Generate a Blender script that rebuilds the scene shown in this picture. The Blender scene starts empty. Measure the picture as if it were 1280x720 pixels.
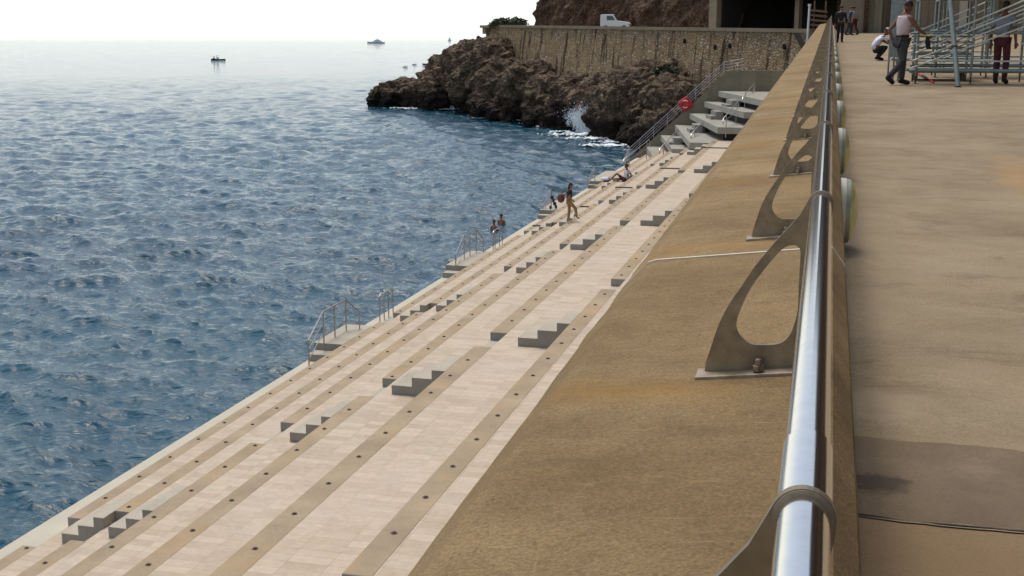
import bpy, bmesh, math, random
import numpy as np
from mathutils import Vector, Matrix, noise
random.seed(7); rng = np.random.default_rng(11)
R = math.radians
sc = bpy.context.scene
col = sc.collection

# ------------------------------------------------------------------ camera
F = 1500.0                                  # focal length in pixels of a 1280 px wide frame
TH = math.atan(312 / F); PS = math.atan(398 * math.cos(TH) / F)
CZ = 9.9                                    # eye height above the sea
SL = 0.0234                                 # the promenade climbs gently ahead
cam_d = bpy.data.cameras.new('camera'); cam = bpy.data.objects.new('camera', cam_d); col.objects.link(cam)
cam.location = (0, 0, CZ); cam.rotation_euler = (math.pi / 2 - TH, 0, PS)
cam_d.sensor_width = 36; cam_d.lens = 36 * F / 1280; cam_d.clip_start = 0.05; cam_d.clip_end = 40000
sc.camera = cam

# ------------------------------------------------------------------ sky and sun (hazy sun, ahead and to the left)
SUN_EL, SUN_AZ = 66, -34                    # azimuth measured from +Y towards +X
w = bpy.data.worlds.new('World'); sc.world = w; w.use_nodes = True
nt = w.node_tree; nt.nodes.clear()
sky = nt.nodes.new('ShaderNodeTexSky'); sky.sky_type = 'NISHITA'; sky.sun_disc = False
sky.sun_elevation = R(SUN_EL); sky.sun_rotation = R(SUN_AZ)
sky.air_density = 1.0; sky.dust_density = 2.0; sky.ozone_density = 1.0
hs = nt.nodes.new('ShaderNodeHueSaturation'); hs.inputs['Saturation'].default_value = 1.15
bg = nt.nodes.new('ShaderNodeBackground'); bg.inputs['Strength'].default_value = 0.13
ow = nt.nodes.new('ShaderNodeOutputWorld')
veil = nt.nodes.new('ShaderNodeMix'); veil.data_type = 'RGBA'; veil.inputs[7].default_value = (8.0, 8.2, 7.75, 1)   # bright haze low down, bluer overhead
wc = nt.nodes.new('ShaderNodeTexCoord'); wsx = nt.nodes.new('ShaderNodeSeparateXYZ'); wr = nt.nodes.new('ShaderNodeValToRGB')
e = wr.color_ramp.elements; e[0].position = 0.02; e[0].color = (.92, .92, .92, 1); e[1].position = .55; e[1].color = (.12, .12, .12, 1)
q = e.new(.14); q.color = (.66, .66, .66, 1); q = e.new(.32); q.color = (.28, .28, .28, 1)
nt.links.new(wc.outputs['Generated'], wsx.inputs[0]); nt.links.new(wsx.outputs[2], wr.inputs[0]); nt.links.new(wr.outputs[0], veil.inputs[0])
nt.links.new(sky.outputs[0], hs.inputs['Color']); nt.links.new(hs.outputs[0], veil.inputs[6]); nt.links.new(veil.outputs[2], bg.inputs[0]); nt.links.new(bg.outputs[0], ow.inputs[0])
sd = bpy.data.lights.new('sun', 'SUN'); sd.energy = 2.1; sd.angle = R(28); sd.color = (1, .94, .84)
sun = bpy.data.objects.new('sun', sd); col.objects.link(sun)
sv = Vector((math.sin(R(SUN_AZ)) * math.cos(R(SUN_EL)), math.cos(R(SUN_AZ)) * math.cos(R(SUN_EL)), math.sin(R(SUN_EL))))
sun.rotation_euler = sv.to_track_quat('Z', 'Y').to_euler()
sc.view_settings.view_transform = 'Standard'; sc.view_settings.look = 'None'
sc.view_settings.gamma = 1; sc.view_settings.use_curve_mapping = False; sc.view_settings.exposure = 0.2

# ------------------------------------------------------------------ helpers
_fw = np.array([-math.sin(PS) * math.cos(TH), math.cos(PS) * math.cos(TH), -math.sin(TH)])
_rt = np.array([math.cos(PS), math.sin(PS), 0.]); _up = np.cross(_rt, _fw)
def _ray(px, py): return _fw + _rt * (px - 640) / F + _up * (360 - py) / F
def at(px, py, z):                          # survey point on the level z
    r = _ray(px, py); p = r * ((z - CZ) / r[2]); return Vector((p[0], p[1], p[2] + CZ))
def atY(px, py, Y):                         # survey point at the distance Y
    r = _ray(px, py); p = r * (Y / r[1]); return Vector((p[0], p[1], p[2] + CZ))
def atR(px, py, h):                         # survey point on a plane h below the eye that climbs with the promenade
    r = _ray(px, py); p = r * (-h / (r[2] - SL * r[1])); return Vector((p[0], p[1], p[2] + CZ))
def rz(y, h): return CZ - h + SL * y        # world z of a point h below the eye in the promenade frame

ORG = {}
def tag(o, label=None, cat=None, group=None, kind=None):
    if label: o['label'] = label
    if cat: o['category'] = cat
    if group: o['group'] = group
    if kind: o['kind'] = kind
    return o
def thing(name, loc, label, cat, group=None):
    o = bpy.data.objects.new(name, None); col.objects.link(o); o.location = loc; o.empty_display_size = .2
    ORG[o.name] = Vector(loc); return tag(o, label, cat, group)
def copy_tree(o, parent=None):
    c = o.copy(); col.objects.link(c); c.parent = parent
    for ch in list(o.children): copy_tree(ch, c)
    return c

class MB:
    def __init__(s): s.v = []; s.f = []
    def add(s, vs, fs):
        n = len(s.v); s.v += [Vector(v) for v in vs]; s.f += [tuple(i + n for i in f) for f in fs]; return s
    def prism(s, bottom, top):
        n = len(bottom)
        return s.add(list(bottom) + list(top), [tuple(range(n))[::-1], tuple(range(n, 2 * n))] + [(i, (i + 1) % n, (i + 1) % n + n, i + n) for i in range(n)])
    def box(s, x0, x1, y0, y1, z0, z1):
        return s.prism([(x0, y0, z0), (x1, y0, z0), (x1, y1, z0), (x0, y1, z0)], [(x0, y0, z1), (x1, y0, z1), (x1, y1, z1), (x0, y1, z1)])
    def tube(s, pts, r, n=10, caps=True, radii=None):
        pts = [Vector(p) for p in pts]; k = len(pts); rings = []
        t0 = (pts[1] - pts[0]).normalized(); ref = Vector((0, 0, 1)) if abs(t0.z) < .9 else Vector((1, 0, 0))
        u = t0.cross(ref).normalized()
        for i, p in enumerate(pts):
            t = (pts[min(i + 1, k - 1)] - pts[max(i - 1, 0)]).normalized()
            u = (u - t * u.dot(t)).normalized(); v = t.cross(u); rr = radii[i] if radii else r
            rings.append([p + (u * math.cos(a) + v * math.sin(a)) * rr for a in [2 * math.pi * j / n for j in range(n)]])
        vs = [q for rg in rings for q in rg]; fs = []
        for i in range(k - 1):
            for j in range(n): fs.append((i * n + j, i * n + (j + 1) % n, (i + 1) * n + (j + 1) % n, (i + 1) * n + j))
        if caps: fs += [tuple(range(n))[::-1], tuple(range((k - 1) * n, k * n))]
        return s.add(vs, fs)
    def ell(s, c, r, nu=12, nv=8, rot=None):
        c = Vector(c); vs = []; fs = []
        for i in range(1, nv):
            for j in range(nu):
                a = math.pi * i / nv; b = 2 * math.pi * j / nu
                q = Vector((r[0] * math.sin(a) * math.cos(b), r[1] * math.sin(a) * math.sin(b), r[2] * math.cos(a)))
                vs.append(c + (rot @ q if rot else q))
        q = Vector((0, 0, r[2])); q2 = -q
        vs += [c + (rot @ q if rot else q), c + (rot @ q2 if rot else q2)]; T = len(vs) - 2
        for i in range(nv - 2):
            for j in range(nu): fs.append((i * nu + j, (i + 1) * nu + j, (i + 1) * nu + (j + 1) % nu, i * nu + (j + 1) % nu))
        for j in range(nu): fs += [(T, j, (j + 1) % nu), (T + 1, (nv - 2) * nu + (j + 1) % nu, (nv - 2) * nu + j)]
        return s.add(vs, fs)
    def xf(s, M): s.v = [M @ v for v in s.v]; return s
    def build(s, name, m, parent=None, smooth=False, bevel=0, local=False, label=None):
        me = bpy.data.meshes.new(name)
        root = parent
        while root is not None and root.parent is not None: root = root.parent
        o0 = ORG.get(root.name, Vector((0, 0, 0))) if (root is not None and not local) else Vector((0, 0, 0))
        me.from_pydata([tuple(v - o0) for v in s.v], [], s.f); me.validate()
        bm = bmesh.new(); bm.from_mesh(me); bmesh.ops.recalc_face_normals(bm, faces=bm.faces)
        bm.to_mesh(me); bm.free()
        if smooth:
            for p in me.polygons: p.use_smooth = True
            try: me.set_sharp_from_angle(angle=R(40))
            except Exception: pass
        me.materials.append(m)
        o = bpy.data.objects.new(name, me); col.objects.link(o); o.parent = parent
        if bevel:
            b = o.modifiers.new('bevel', 'BEVEL'); b.width = bevel; b.segments = 2; b.limit_method = 'ANGLE'; b.angle_limit = R(50)
        if label: o['label'] = label
        return o
def struct(o): o['kind'] = 'structure'; return o

# ------------------------------------------------------------------ materials
class NT:
    def __init__(s, name):
        s.m = bpy.data.materials.new(name); s.m.use_nodes = True; s.t = s.m.node_tree; s.t.nodes.clear()
        s.out = s.n('ShaderNodeOutputMaterial'); s.b = s.n('ShaderNodeBsdfPrincipled'); s.l(s.b.outputs[0], s.out.inputs[0])
        s.co = s.n('ShaderNodeTexCoord').outputs['Object']
    def n(s, k): return s.t.nodes.new(k)
    def l(s, a, b): s.t.links.new(a, b)
    def map(s, scale, loc=(0, 0, 0), rot=(0, 0, 0), src=None):
        q = s.n('ShaderNodeMapping'); q.inputs['Scale'].default_value = scale; q.inputs['Location'].default_value = loc; q.inputs['Rotation'].default_value = rot
        s.l(src or s.co, q.inputs[0]); return q.outputs[0]
    def noise(s, scale, detail=5, rough=.6, src=None, dist=0):
        q = s.n('ShaderNodeTexNoise'); q.inputs['Scale'].default_value = scale; q.inputs['Detail'].default_value = detail
        q.inputs['Roughness'].default_value = rough; q.inputs['Distortion'].default_value = dist
        s.l(src or s.co, q.inputs['Vector']); return q.outputs['Fac']
    def vor(s, scale, src=None, feat='F1', out='Distance', rnd=1):
        q = s.n('ShaderNodeTexVoronoi'); q.feature = feat; q.inputs['Scale'].default_value = scale; q.inputs['Randomness'].default_value = rnd
        s.l(src or s.co, q.inputs['Vector']); return q.outputs[out]
    def ramp(s, fac, stops):
        q = s.n('ShaderNodeValToRGB'); e = q.color_ramp.elements
        while len(e) < len(stops): e.new(.5)
        for k, (p, c) in enumerate(stops):
            e[k].position = p; e[k].color = (c, c, c, 1) if not hasattr(c, '__len__') else (*c, 1)
        s.l(fac, q.inputs[0]); return q.outputs[0]
    def mix(s, fac, a, b, mode='MIX'):
        q = s.n('ShaderNodeMix'); q.data_type = 'RGBA'; q.blend_type = mode
        for k, v in ((0, fac), (6, a), (7, b)):
            sock = q.inputs[k]
            if hasattr(v, 'is_linked'): s.l(v, sock)
            elif hasattr(v, '__len__'): sock.default_value = (*v, 1)
            else: sock.default_value = v if k == 0 else (v, v, v, 1)
        return q.outputs[2]
    def math(s, op, a, b=0, clamp=False):
        q = s.n('ShaderNodeMath'); q.operation = op; q.use_clamp = clamp
        for i, v in enumerate((a, b)):
            if hasattr(v, 'is_linked'): s.l(v, q.inputs[i])
            else: q.inputs[i].default_value = v
        return q.outputs[0]
    def sep(s, src=None):
        q = s.n('ShaderNodeSeparateXYZ'); s.l(src or s.co, q.inputs[0]); return q.outputs
    def col(s, c):
        if hasattr(c, 'is_linked'): s.l(c, s.b.inputs['Base Color'])
        else: s.b.inputs['Base Color'].default_value = (*c, 1)
    def set(s, rough=.7, metal=0, spec=.5):
        if hasattr(rough, 'is_linked'): s.l(rough, s.b.inputs['Roughness'])
        else: s.b.inputs['Roughness'].default_value = rough
        s.b.inputs['Metallic'].default_value = metal; s.b.inputs['Specular IOR Level'].default_value = spec; return s
    def bump(s, h, strength=.5, dist=.01):
        q = s.n('ShaderNodeBump'); q.inputs['Strength'].default_value = strength; q.inputs['Distance'].default_value = dist
        s.l(h, q.inputs['Height']); s.l(q.outputs[0], s.b.inputs['Normal'])
    def blob(s, x, y, rx, ry, soft=.5, wob=.6, ws=2.0):   # stain mask around a place, with a ragged outline
        sx = s.sep()
        dx = s.math('DIVIDE', s.math('SUBTRACT', sx[0], x), rx); dy = s.math('DIVIDE', s.math('SUBTRACT', sx[1], y), ry)
        d = s.math('SQRT', s.math('ADD', s.math('MULTIPLY', dx, dx), s.math('MULTIPLY', dy, dy)))
        d = s.math('ADD', d, s.math('MULTIPLY', s.math('SUBTRACT', s.noise(ws, 4), .5), wob * 2))
        return s.ramp(d, [(1 - soft, 1), (1.0, 0)])

def simple(name, c, rough=.6, metal=0, var=.25, vs=3.0, bs=40, bump=.25, bd=.004, spec=.5):
    s = NT(name); n1 = s.noise(vs, 6)
    c2 = tuple(x * (1 - var) for x in c); c1 = tuple(min(1, x * (1 + var * .6)) for x in c)
    s.col(s.ramp(n1, [(.3, c2), (.7, c1)])); s.set(rough, metal, spec)
    if bump: s.bump(s.noise(bs, 4), bump, bd)
    return s.m

def concrete(name, c, var=.35, streak=0.0, warm=None, bscale=60, bd=.004, crack=False):
    s = NT(name)
    base = s.ramp(s.noise(.9, 8, .65), [(.28, tuple(x * (1 - var) for x in c)), (.72, tuple(x * (1 + var * .5) for x in c))])
    fine = s.ramp(s.noise(55, 6, .7), [(.3, .72), (.7, 1.15)])
    k = s.mix(1, base, fine, 'MULTIPLY')
    if warm: k = s.mix(s.ramp(s.noise(.45, 5, .6, dist=.6), [(.52, 0), (.72, .6)]), k, warm)
    if streak: k = s.mix(s.math('MULTIPLY', s.ramp(s.noise(1, 5, .6, src=s.map((3, 3, .25))), [(.5, 0), (.75, 1)]), streak), k, tuple(x * .4 for x in c))
    s.col(k); s.set(.9, 0, .25)
    s.bump(s.math('ADD', s.noise(bscale, 8, .7), s.math('MULTIPLY', s.noise(8, 5), 1.5)), .6, bd)
    return s.m

def m_paving():
    s = NT('stone_paving')
    b = s.n('ShaderNodeTexBrick'); b.offset = 0.0; b.squash = 1
    b.inputs['Scale'].default_value = 1; b.inputs['Brick Width'].default_value = .56; b.inputs['Row Height'].default_value = .2
    b.inputs['Mortar Size'].default_value = .006; b.inputs['Mortar Smooth'].default_value = .3; b.inputs['Bias'].default_value = -.1
    b.inputs['Color1'].default_value = (.44, .35, .245, 1); b.inputs['Color2'].default_value = (.56, .455, .34, 1); b.inputs['Mortar'].default_value = (.38, .305, .22, 1)
    s.l(s.map((1, 1, 1), loc=(.1, .04, 0)), b.inputs['Vector'])
    pk = s.mix(s.ramp(s.noise(.5, 3, .5), [(.45, 0), (.65, .45)]), b.outputs['Color'], (.54, .425, .33))
    wt = s.mix(s.ramp(s.noise(1.3, 8, .7, dist=.5), [(.45, 0), (.8, .55)]), pk, (.56, .50, .40))
    k = s.mix(1, wt, s.ramp(s.noise(7, 6, .7), [(.3, .86), (.7, 1.05)]), 'MULTIPLY')
    k = s.mix(s.ramp(s.noise(.8, 9, .75, dist=.8), [(.56, 0), (.70, .45)]), k, (.36, .30, .235))
    k = s.mix(s.ramp(s.noise(9, 8, .8), [(.68, 0), (.73, .5)]), k, (.22, .18, .14))
    s.col(k); s.set(.75, 0, .3); s.bump(s.math('ADD', b.outputs['Fac'], s.math('MULTIPLY', s.noise(40, 5), -.6)), -.35, .004)
    return s.m

def m_parapet():
    s = NT('parapet_concrete')
    base = s.ramp(s.noise(1.1, 10, .72, dist=.4), [(.28, (.192, .124, .056)), (.5, (.298, .202, .097)), (.72, (.39, .277, .142))])
    k = s.mix(1, base, s.ramp(s.noise(95, 8, .8), [(.32, .45), (.68, 1.35)]), 'MULTIPLY')
    k = s.mix(s.ramp(s.noise(11, 9, .8), [(.54, 0), (.66, .55)]), k, (.15, .105, .052))
    st = s.ramp(s.noise(1, 8, .72, src=s.map((.6, 3.2, .6)), dist=.8), [(.5, 0), (.70, .55)])
    k = s.mix(st, k, (.155, .105, .05))
    lt = s.ramp(s.noise(1, 8, .75, src=s.map((1.3, 11, 1.3)), dist=1.4), [(.60, 0), (.68, .55)])
    k = s.mix(lt, k, (.47, .345, .18))
    k = s.mix(s.ramp(s.noise(5, 9, .85, dist=1.5), [(.66, 0), (.71, .6)]), k, (.50, .25, .07))
    for yy in (3.62, 6.0, 8.4, 10.8, 13.2, 15.6):   # rust wash running from each bracket foot to the edge
        k = s.mix(s.math('MULTIPLY', s.blob(-.60, yy - .04, .50, .17, .95, .8, 4), .42), k, (.35, .185, .04))
    k = s.mix(s.ramp(s.vor(9, src=s.map((1, 1, 1))), [(.03, .8), (.07, 0)]), k, (.07, .05, .03))
    s.col(k); s.set(.95, 0, .2)
    s.bump(s.math('ADD', s.noise(120, 8, .8), s.math('MULTIPLY', s.noise(14, 8, .75), 2.5)), 1, .005)
    return s.m

def m_deck():
    s = NT('promenade_concrete')
    base = s.ramp(s.noise(.55, 9, .62, dist=.5), [(.25, (.185, .137, .078)), (.5, (.275, .208, .122)), (.78, (.365, .285, .175))])
    st = s.ramp(s.noise(1, 9, .7, src=s.map((.9, 1.3, 1)), dist=.6), [(.45, 0), (.64, .6)])
    k = s.mix(st, base, (.36, .28, .172))
    k = s.mix(s.ramp(s.noise(1, 9, .72, src=s.map((1.6, 2.2, 1), loc=(5, 2, 0)), dist=.7), [(.56, 0), (.66, .5)]), k, (.165, .120, .070))
    k = s.mix(s.ramp(s.noise(2.4, 9, .75, dist=.4), [(.60, 0), (.70, .35)]), k, (.38, .29, .18))
    k = s.mix(s.ramp(s.noise(5.5, 8, .8), [(.66, 0), (.70, .55)]), k, (.12, .085, .055))
    k = s.mix(1, k, s.ramp(s.noise(75, 6, .75), [(.3, .66), (.7, 1.2)]), 'MULTIPLY')
    k = s.mix(s.math('MULTIPLY', s.blob(2.0, 13.4, .36, 2.4, .8, 1.0, 1.5), .6), k, (.38, .22, .085))
    k = s.mix(s.math('MULTIPLY', s.blob(.30, 5.35, .25, .30, .45, .9, 7), .6), k, (.36, .28, .18))
    sx = s.sep(); yy = s.math('ADD', sx[1], s.math('MULTIPLY', s.math('SUBTRACT', s.noise(3, 8, .7), .5), .14))
    band = s.math('MULTIPLY', s.math('GREATER_THAN', yy, 4.10), s.math('LESS_THAN', yy, 4.92))
    k = s.mix(s.math('MULTIPLY', s.math('MULTIPLY', band, s.ramp(s.noise(4, 7, .7), [(.35, .95), (.65, .6)])), .8), k, (.115, .078, .050))
    k = s.mix(s.math('MULTIPLY', s.blob(.24, 4.42, .15, .12, .5, 1.0, 9), .8), k, (.055, .038, .026))
    k = s.mix(s.math('MULTIPLY', s.blob(.62, 4.66, .10, .10, .6, 1.2, 12), .45), k, (.28, .205, .135))
    k = s.mix(s.math('MULTIPLY', s.math('LESS_THAN', sx[1], 4.09), .55), k, (.23, .14, .065))
    k = s.mix(s.ramp(s.vor(1.1), [(.010, .9), (.022, 0)]), k, (.05, .035, .025))
    k = s.mix(s.ramp(s.vor(.7, src=s.map((1, 1, 1), loc=(3, 7, 0))), [(.008, .9), (.015, 0)]), k, (.7, .62, .5))
    s.col(k); s.set(s.ramp(s.noise(2, 5), [(.3, .65), (.7, .95)]), 0, .3)
    s.bump(s.math('ADD', s.noise(75, 8, .75), s.math('MULTIPLY', s.noise(6, 8, .7), 2.2)), .75, .006)
    return s.m

def m_stonewall():
    s = NT('rubble_stone_wall')
    cd = s.map((1, 1, 1.35))
    cc = s.vor(2.9, cd, out='Color'); ds = s.vor(2.9, cd, feat='DISTANCE_TO_EDGE')
    v = s.sep(cc)[0]
    k = s.ramp(v, [(.1, (.33, .215, .125)), (.45, (.44, .31, .185)), (.8, (.52, .385, .24)), (.95, (.64, .53, .40))])
    k = s.mix(s.ramp(ds, [(.02, 1), (.09, 0)]), k, (.27, .185, .11))
    k = s.mix(s.ramp(s.noise(.35, 6, .6), [(.4, 0), (.7, .55)]), k, (.52, .33, .165))
    st = s.ramp(s.noise(1, 6, .65, src=s.map((1.5, 1.5, .10))), [(.53, 0), (.62, .9)])
    k = s.mix(st, k, (.055, .036, .022))
    lt = s.ramp(s.noise(1, 5, .65, src=s.map((.7, .7, .06), loc=(9, 3, 0))), [(.6, 0), (.75, .5)])
    k = s.mix(lt, k, (.33, .25, .15))
    s.col(k); s.set(.95, 0, .15); s.bump(s.math('ADD', s.ramp(ds, [(0, 0), (.2, 1)]), s.noise(9, 5)), 1, .12)
    return s.m

def m_rock(name, c0, c1, c2, wet_and_shade=True):
    s = NT(name)
    k = s.ramp(s.noise(.55, 9, .7, dist=.4), [(.3, c0), (.5, c1), (.72, c2)])
    k = s.mix(1, k, s.ramp(s.vor(1.7, feat='DISTANCE_TO_EDGE'), [(0, .45), (.12, 1)]), 'MULTIPLY')
    k = s.mix(1, k, s.ramp(s.noise(5, 8, .75), [(.3, .6), (.7, 1.3)]), 'MULTIPLY')
    if wet_and_shade:   # tidal stain on the lowest rock, carried higher to paint in the caves' shade
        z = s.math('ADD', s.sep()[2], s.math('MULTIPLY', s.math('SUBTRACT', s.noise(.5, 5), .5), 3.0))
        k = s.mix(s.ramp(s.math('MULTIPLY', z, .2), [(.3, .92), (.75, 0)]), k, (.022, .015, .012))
    s.col(k); s.set(.9, 0, .2)
    s.bump(s.math('ADD', s.noise(2.2, 10, .75), s.math('MULTIPLY', s.vor(3.0), .6)), 1, .5)
    return s.m

def m_sea():
    s = NT('sea_water')
    dk = s.ramp(s.noise(.03, 4, .5), [(.35, (.002, .044, .074)), (.7, (.003, .066, .100))])
    s.col(dk); s.set(.045, 0, .5); s.b.inputs['IOR'].default_value = 1.333
    n1 = s.noise(2.6, 6, .62, src=s.map((.7, 1.6, 1), rot=(0, 0, -.3)), dist=.4); n0 = s.noise(1.5, 3, .6, src=s.map((.6, 1.4, 1), rot=(0, 0, -.2)), dist=.3)
    sx = s.sep(); dist = s.math('SQRT', s.math('ADD', s.math('MULTIPLY', sx[0], sx[0]), s.math('MULTIPLY', sx[1], sx[1])))
    open_ = s.ramp(s.math('MULTIPLY', dist, .0005), [(.10, 0), (.32, 1)])       # rougher water out of the headland's lee
    s.bump(s.math('ADD', s.math('MULTIPLY', n1, .42), n0), 1, .15)
    bn = s.b.inputs['Normal'].links[0].from_socket
    tot = bn
    for sc_, amp in ((.55, .26), (.11, .16)):     # wave slopes far out, where the sheet itself is too coarse to carry them
        q = s.n('ShaderNodeTexNoise'); q.inputs['Scale'].default_value = sc_; q.inputs['Detail'].default_value = 5; q.inputs['Roughness'].default_value = .65
        s.l(s.map((.8, .55, 1), rot=(0, 0, -.25)), q.inputs['Vector'])
        v1 = s.n('ShaderNodeVectorMath'); v1.operation = 'SUBTRACT'; s.l(q.outputs['Color'], v1.inputs[0]); v1.inputs[1].default_value = (.5, .5, .5)
        v2 = s.n('ShaderNodeVectorMath'); v2.operation = 'MULTIPLY'; s.l(v1.outputs[0], v2.inputs[0]); v2.inputs[1].default_value = (amp, amp, 0)
        v3 = s.n('ShaderNodeVectorMath'); v3.operation = 'SCALE'; s.l(v2.outputs[0], v3.inputs[0]); s.l(open_, v3.inputs['Scale'])
        v4 = s.n('ShaderNodeVectorMath'); v4.operation = 'ADD'; s.l(tot, v4.inputs[0]); s.l(v3.outputs[0], v4.inputs[1]); tot = v4.outputs[0]
    v5 = s.n('ShaderNodeVectorMath'); v5.operation = 'NORMALIZE'; s.l(tot, v5.inputs[0]); s.l(v5.outputs[0], s.b.inputs['Normal'])
    return s.m

M = dict(
    paving=m_paving(), parapet=m_parapet(), deck=m_deck(), wall=m_stonewall(), sea=m_sea(),
    band=concrete('tan_band_concrete', (.40, .31, .205), .28, warm=(.42, .28, .13)),
    riser=concrete('grey_riser_concrete', (.33, .305, .26), .22, streak=.25),
    landing=concrete('pale_landing_concrete', (.47, .42, .33), .15),
    kerb=concrete('white_kerb_concrete', (.56, .51, .40), .12),
    endwall=concrete('end_wall_concrete', (.26, .225, .155), .25, streak=.5),
    bench=concrete('bench_concrete', (.36, .345, .285), .2, streak=.3),
    coping=concrete('coping_stone', (.30, .235, .15), .25),
    facade=concrete('facade_concrete', (.30, .24, .165), .25, streak=.4),
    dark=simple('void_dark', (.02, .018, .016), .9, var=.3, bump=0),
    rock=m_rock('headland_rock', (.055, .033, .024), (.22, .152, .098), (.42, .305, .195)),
    cliff=m_rock('cliff_rock', (.085, .045, .028), (.15, .088, .055), (.24, .15, .09), wet_and_shade=False),
    chrome=simple('polished_steel', (.80, .75, .69), .14, 1, var=.06, vs=30, bump=.05, bs=200, bd=.0006),
    bracket=simple('weathered_steel_plate', (.25, .20, .135), .45, .7, var=.35, vs=14, bs=90, bump=.3, bd=.001),
    plate=simple('base_plate_steel', (.30, .24, .17), .55, .5, var=.4, vs=18, bs=60, bump=.3, bd=.001),
    bolt=simple('bolt_steel', (.28, .22, .17), .4, .85, var=.4, vs=60, bump=.2),
    seal=simple('joint_sealant', (.62, .54, .42), .7, var=.15, vs=12),
    stud=simple('stud_metal', (.085, .062, .045), .6, .3, var=.3),
    railm=simple('handrail_steel', (.42, .39, .38), .35, .8, var=.25, vs=10, bump=.1),
    lampw=simple('lamp_backing_paint', (.58, .57, .44), .4, var=.12, vs=10, bump=.1),
    lampr=simple('lamp_rim_grey', (.33, .33, .27), .4, .3, var=.15, vs=10, bump=.1),
    lampy=simple('lamp_yellowed_glass', (.50, .47, .19), .25, var=.2, vs=12, bump=.1),
    galv=simple('galvanised_tube', (.25, .29, .27), .5, .35, var=.3, vs=9, bump=.15),
    galvl=simple('bright_brace_tube', (.55, .56, .50), .45, .3, var=.2, vs=9, bump=.15),
    deckpl=simple('scaffold_deck_steel', (.12, .14, .145), .6, .3, var=.35, vs=6),
    red=simple('red_plastic', (.55, .012, .015), .4, var=.15, vs=8),
    white=simple('white_paint', (.72, .72, .72), .35, var=.08, vs=4, bump=.05),
    glass=simple('dark_window_glass', (.015, .02, .03), .08, var=.2, bump=0),
    rubber=simple('black_rubber', (.02, .02, .02), .8, var=.2),
    navy=simple('navy_hull_paint', (.02, .035, .07), .4, var=.2),
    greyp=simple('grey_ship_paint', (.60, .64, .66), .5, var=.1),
    skin=simple('skin_tone', (.33, .16, .095), .55, var=.1, vs=8, bump=.05),
    skind=simple('tanned_skin_tone', (.17, .075, .045), .55, var=.1, vs=8, bump=.05),
    hair=simple('dark_brown_hair', (.03, .016, .010), .6, var=.3, vs=30),
    black=simple('black_cloth', (.012, .012, .015), .85, var=.3, vs=10, bs=120, bump=.3, bd=.002),
    charcoal=simple('charcoal_denim', (.045, .045, .055), .85, var=.3, vs=10, bs=120, bump=.3, bd=.002),
    pinkw=simple('pale_pink_cloth', (.55, .44, .45), .85, var=.2, vs=7, bs=90, bump=.3, bd=.003),
    whitec=simple('white_cloth', (.68, .68, .76), .85, var=.12, vs=7, bs=90, bump=.3, bd=.003),
    khaki=simple('khaki_cloth', (.30, .19, .085), .85, var=.2, vs=7, bs=90, bump=.3, bd=.003),
    maroon=simple('maroon_cloth', (.075, .016, .022), .85, var=.25, vs=7, bs=90, bump=.3, bd=.003),
    brownl=simple('brown_leather', (.14, .045, .02), .55, var=.25, vs=9),
    blue=simple('blue_cloth', (.05, .09, .22), .85, var=.2, vs=7, bs=90, bump=.3, bd=.003),
    greyc=simple('grey_cloth', (.26, .28, .32), .85, var=.2, vs=7, bs=90, bump=.3, bd=.003),
    foam=simple('sea_foam', (.80, .86, .88), .8, var=.12, vs=2, bump=.3),
    leaf=simple('bush_leaf', (.040, .052, .018), .7, var=.5, vs=3, bump=0),
    wood=simple('old_timber', (.20, .125, .07), .8, var=.4, vs=6),
)

# ------------------------------------------------------------------ sea: one sheet, dense near the quay, out to the horizon
def build_sea():
    a0, a1 = R(-80), R(60)
    ang_f = np.linspace(R(-48), R(14), 860)
    ang = np.concatenate([np.linspace(a0, R(-48), 60)[:-1], ang_f, np.linspace(R(14), a1, 70)[1:]])
    r1 = [14.0]
    while r1[-1] < 900: r1.append(r1[-1] * (1 + max(.0022, .000028 * r1[-1])) + .0)
    while r1[-1] < 22000: r1.append(r1[-1] * 1.09)
    rr = np.array(r1); A, Rr = np.meshgrid(ang, rr); X = Rr * np.sin(A); Y = Rr * np.cos(A)
    Z = np.zeros_like(X); DX = np.zeros_like(X); DY = np.zeros_like(X)
    sp = Rr * .0022; fade = np.clip((900 - Rr) / 500, 0, 1); spr = np.maximum(.0022 * Rr, .000028 * Rr * Rr)
    wd = R(200)
    for i in range(130):
        lam = .30 * (7.5 / .30) ** ((i + rng.random()) / 130)
        th = wd + rng.normal(0, .55); k = 2 * math.pi / lam; kx, ky = k * math.sin(th), k * math.cos(th)
        a = .0062 * lam ** (1.0 if lam < 2.2 else .30) * (1.0 if lam < 2.2 else 2.2 ** .70) * rng.uniform(.6, 1.4)
        flt = np.clip((lam / spr - 1.6) / 1.5, 0, 1) * fade
        ph = kx * X + ky * Y + rng.random() * 6.283
        gust = 1.0
        Z += a * flt * gust * np.cos(ph); q = .75 * a * flt * gust * np.sin(ph); DX -= q * math.sin(th); DY -= q * math.cos(th)
    X = X + DX; Y = Y + DY
    nr, na = X.shape
    co = np.stack([X, Y, Z], -1).reshape(-1, 3).astype(np.float32)
    i, j = np.meshgrid(np.arange(nr - 1), np.arange(na - 1), indexing='ij'); b = (i * na + j).ravel()
    quads = np.stack([b, b + na, b + na + 1, b + 1], 1).astype(np.int32)
    me = bpy.data.meshes.new('sea'); me.vertices.add(len(co)); me.vertices.foreach_set('co', co.ravel())
    me.loops.add(quads.size); me.loops.foreach_set('vertex_index', quads.ravel())
    me.polygons.add(len(quads)); me.polygons.foreach_set('loop_start', np.arange(0, quads.size, 4, dtype=np.int32))
    me.polygons.foreach_set('use_smooth', np.ones(len(quads), bool)); me.update(); me.validate()
    if me.polygons[0].normal.z < 0: me.flip_normals()
    me.materials.append(M['sea']); o = bpy.data.objects.new('sea', me); col.objects.link(o); return struct(o)
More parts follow.
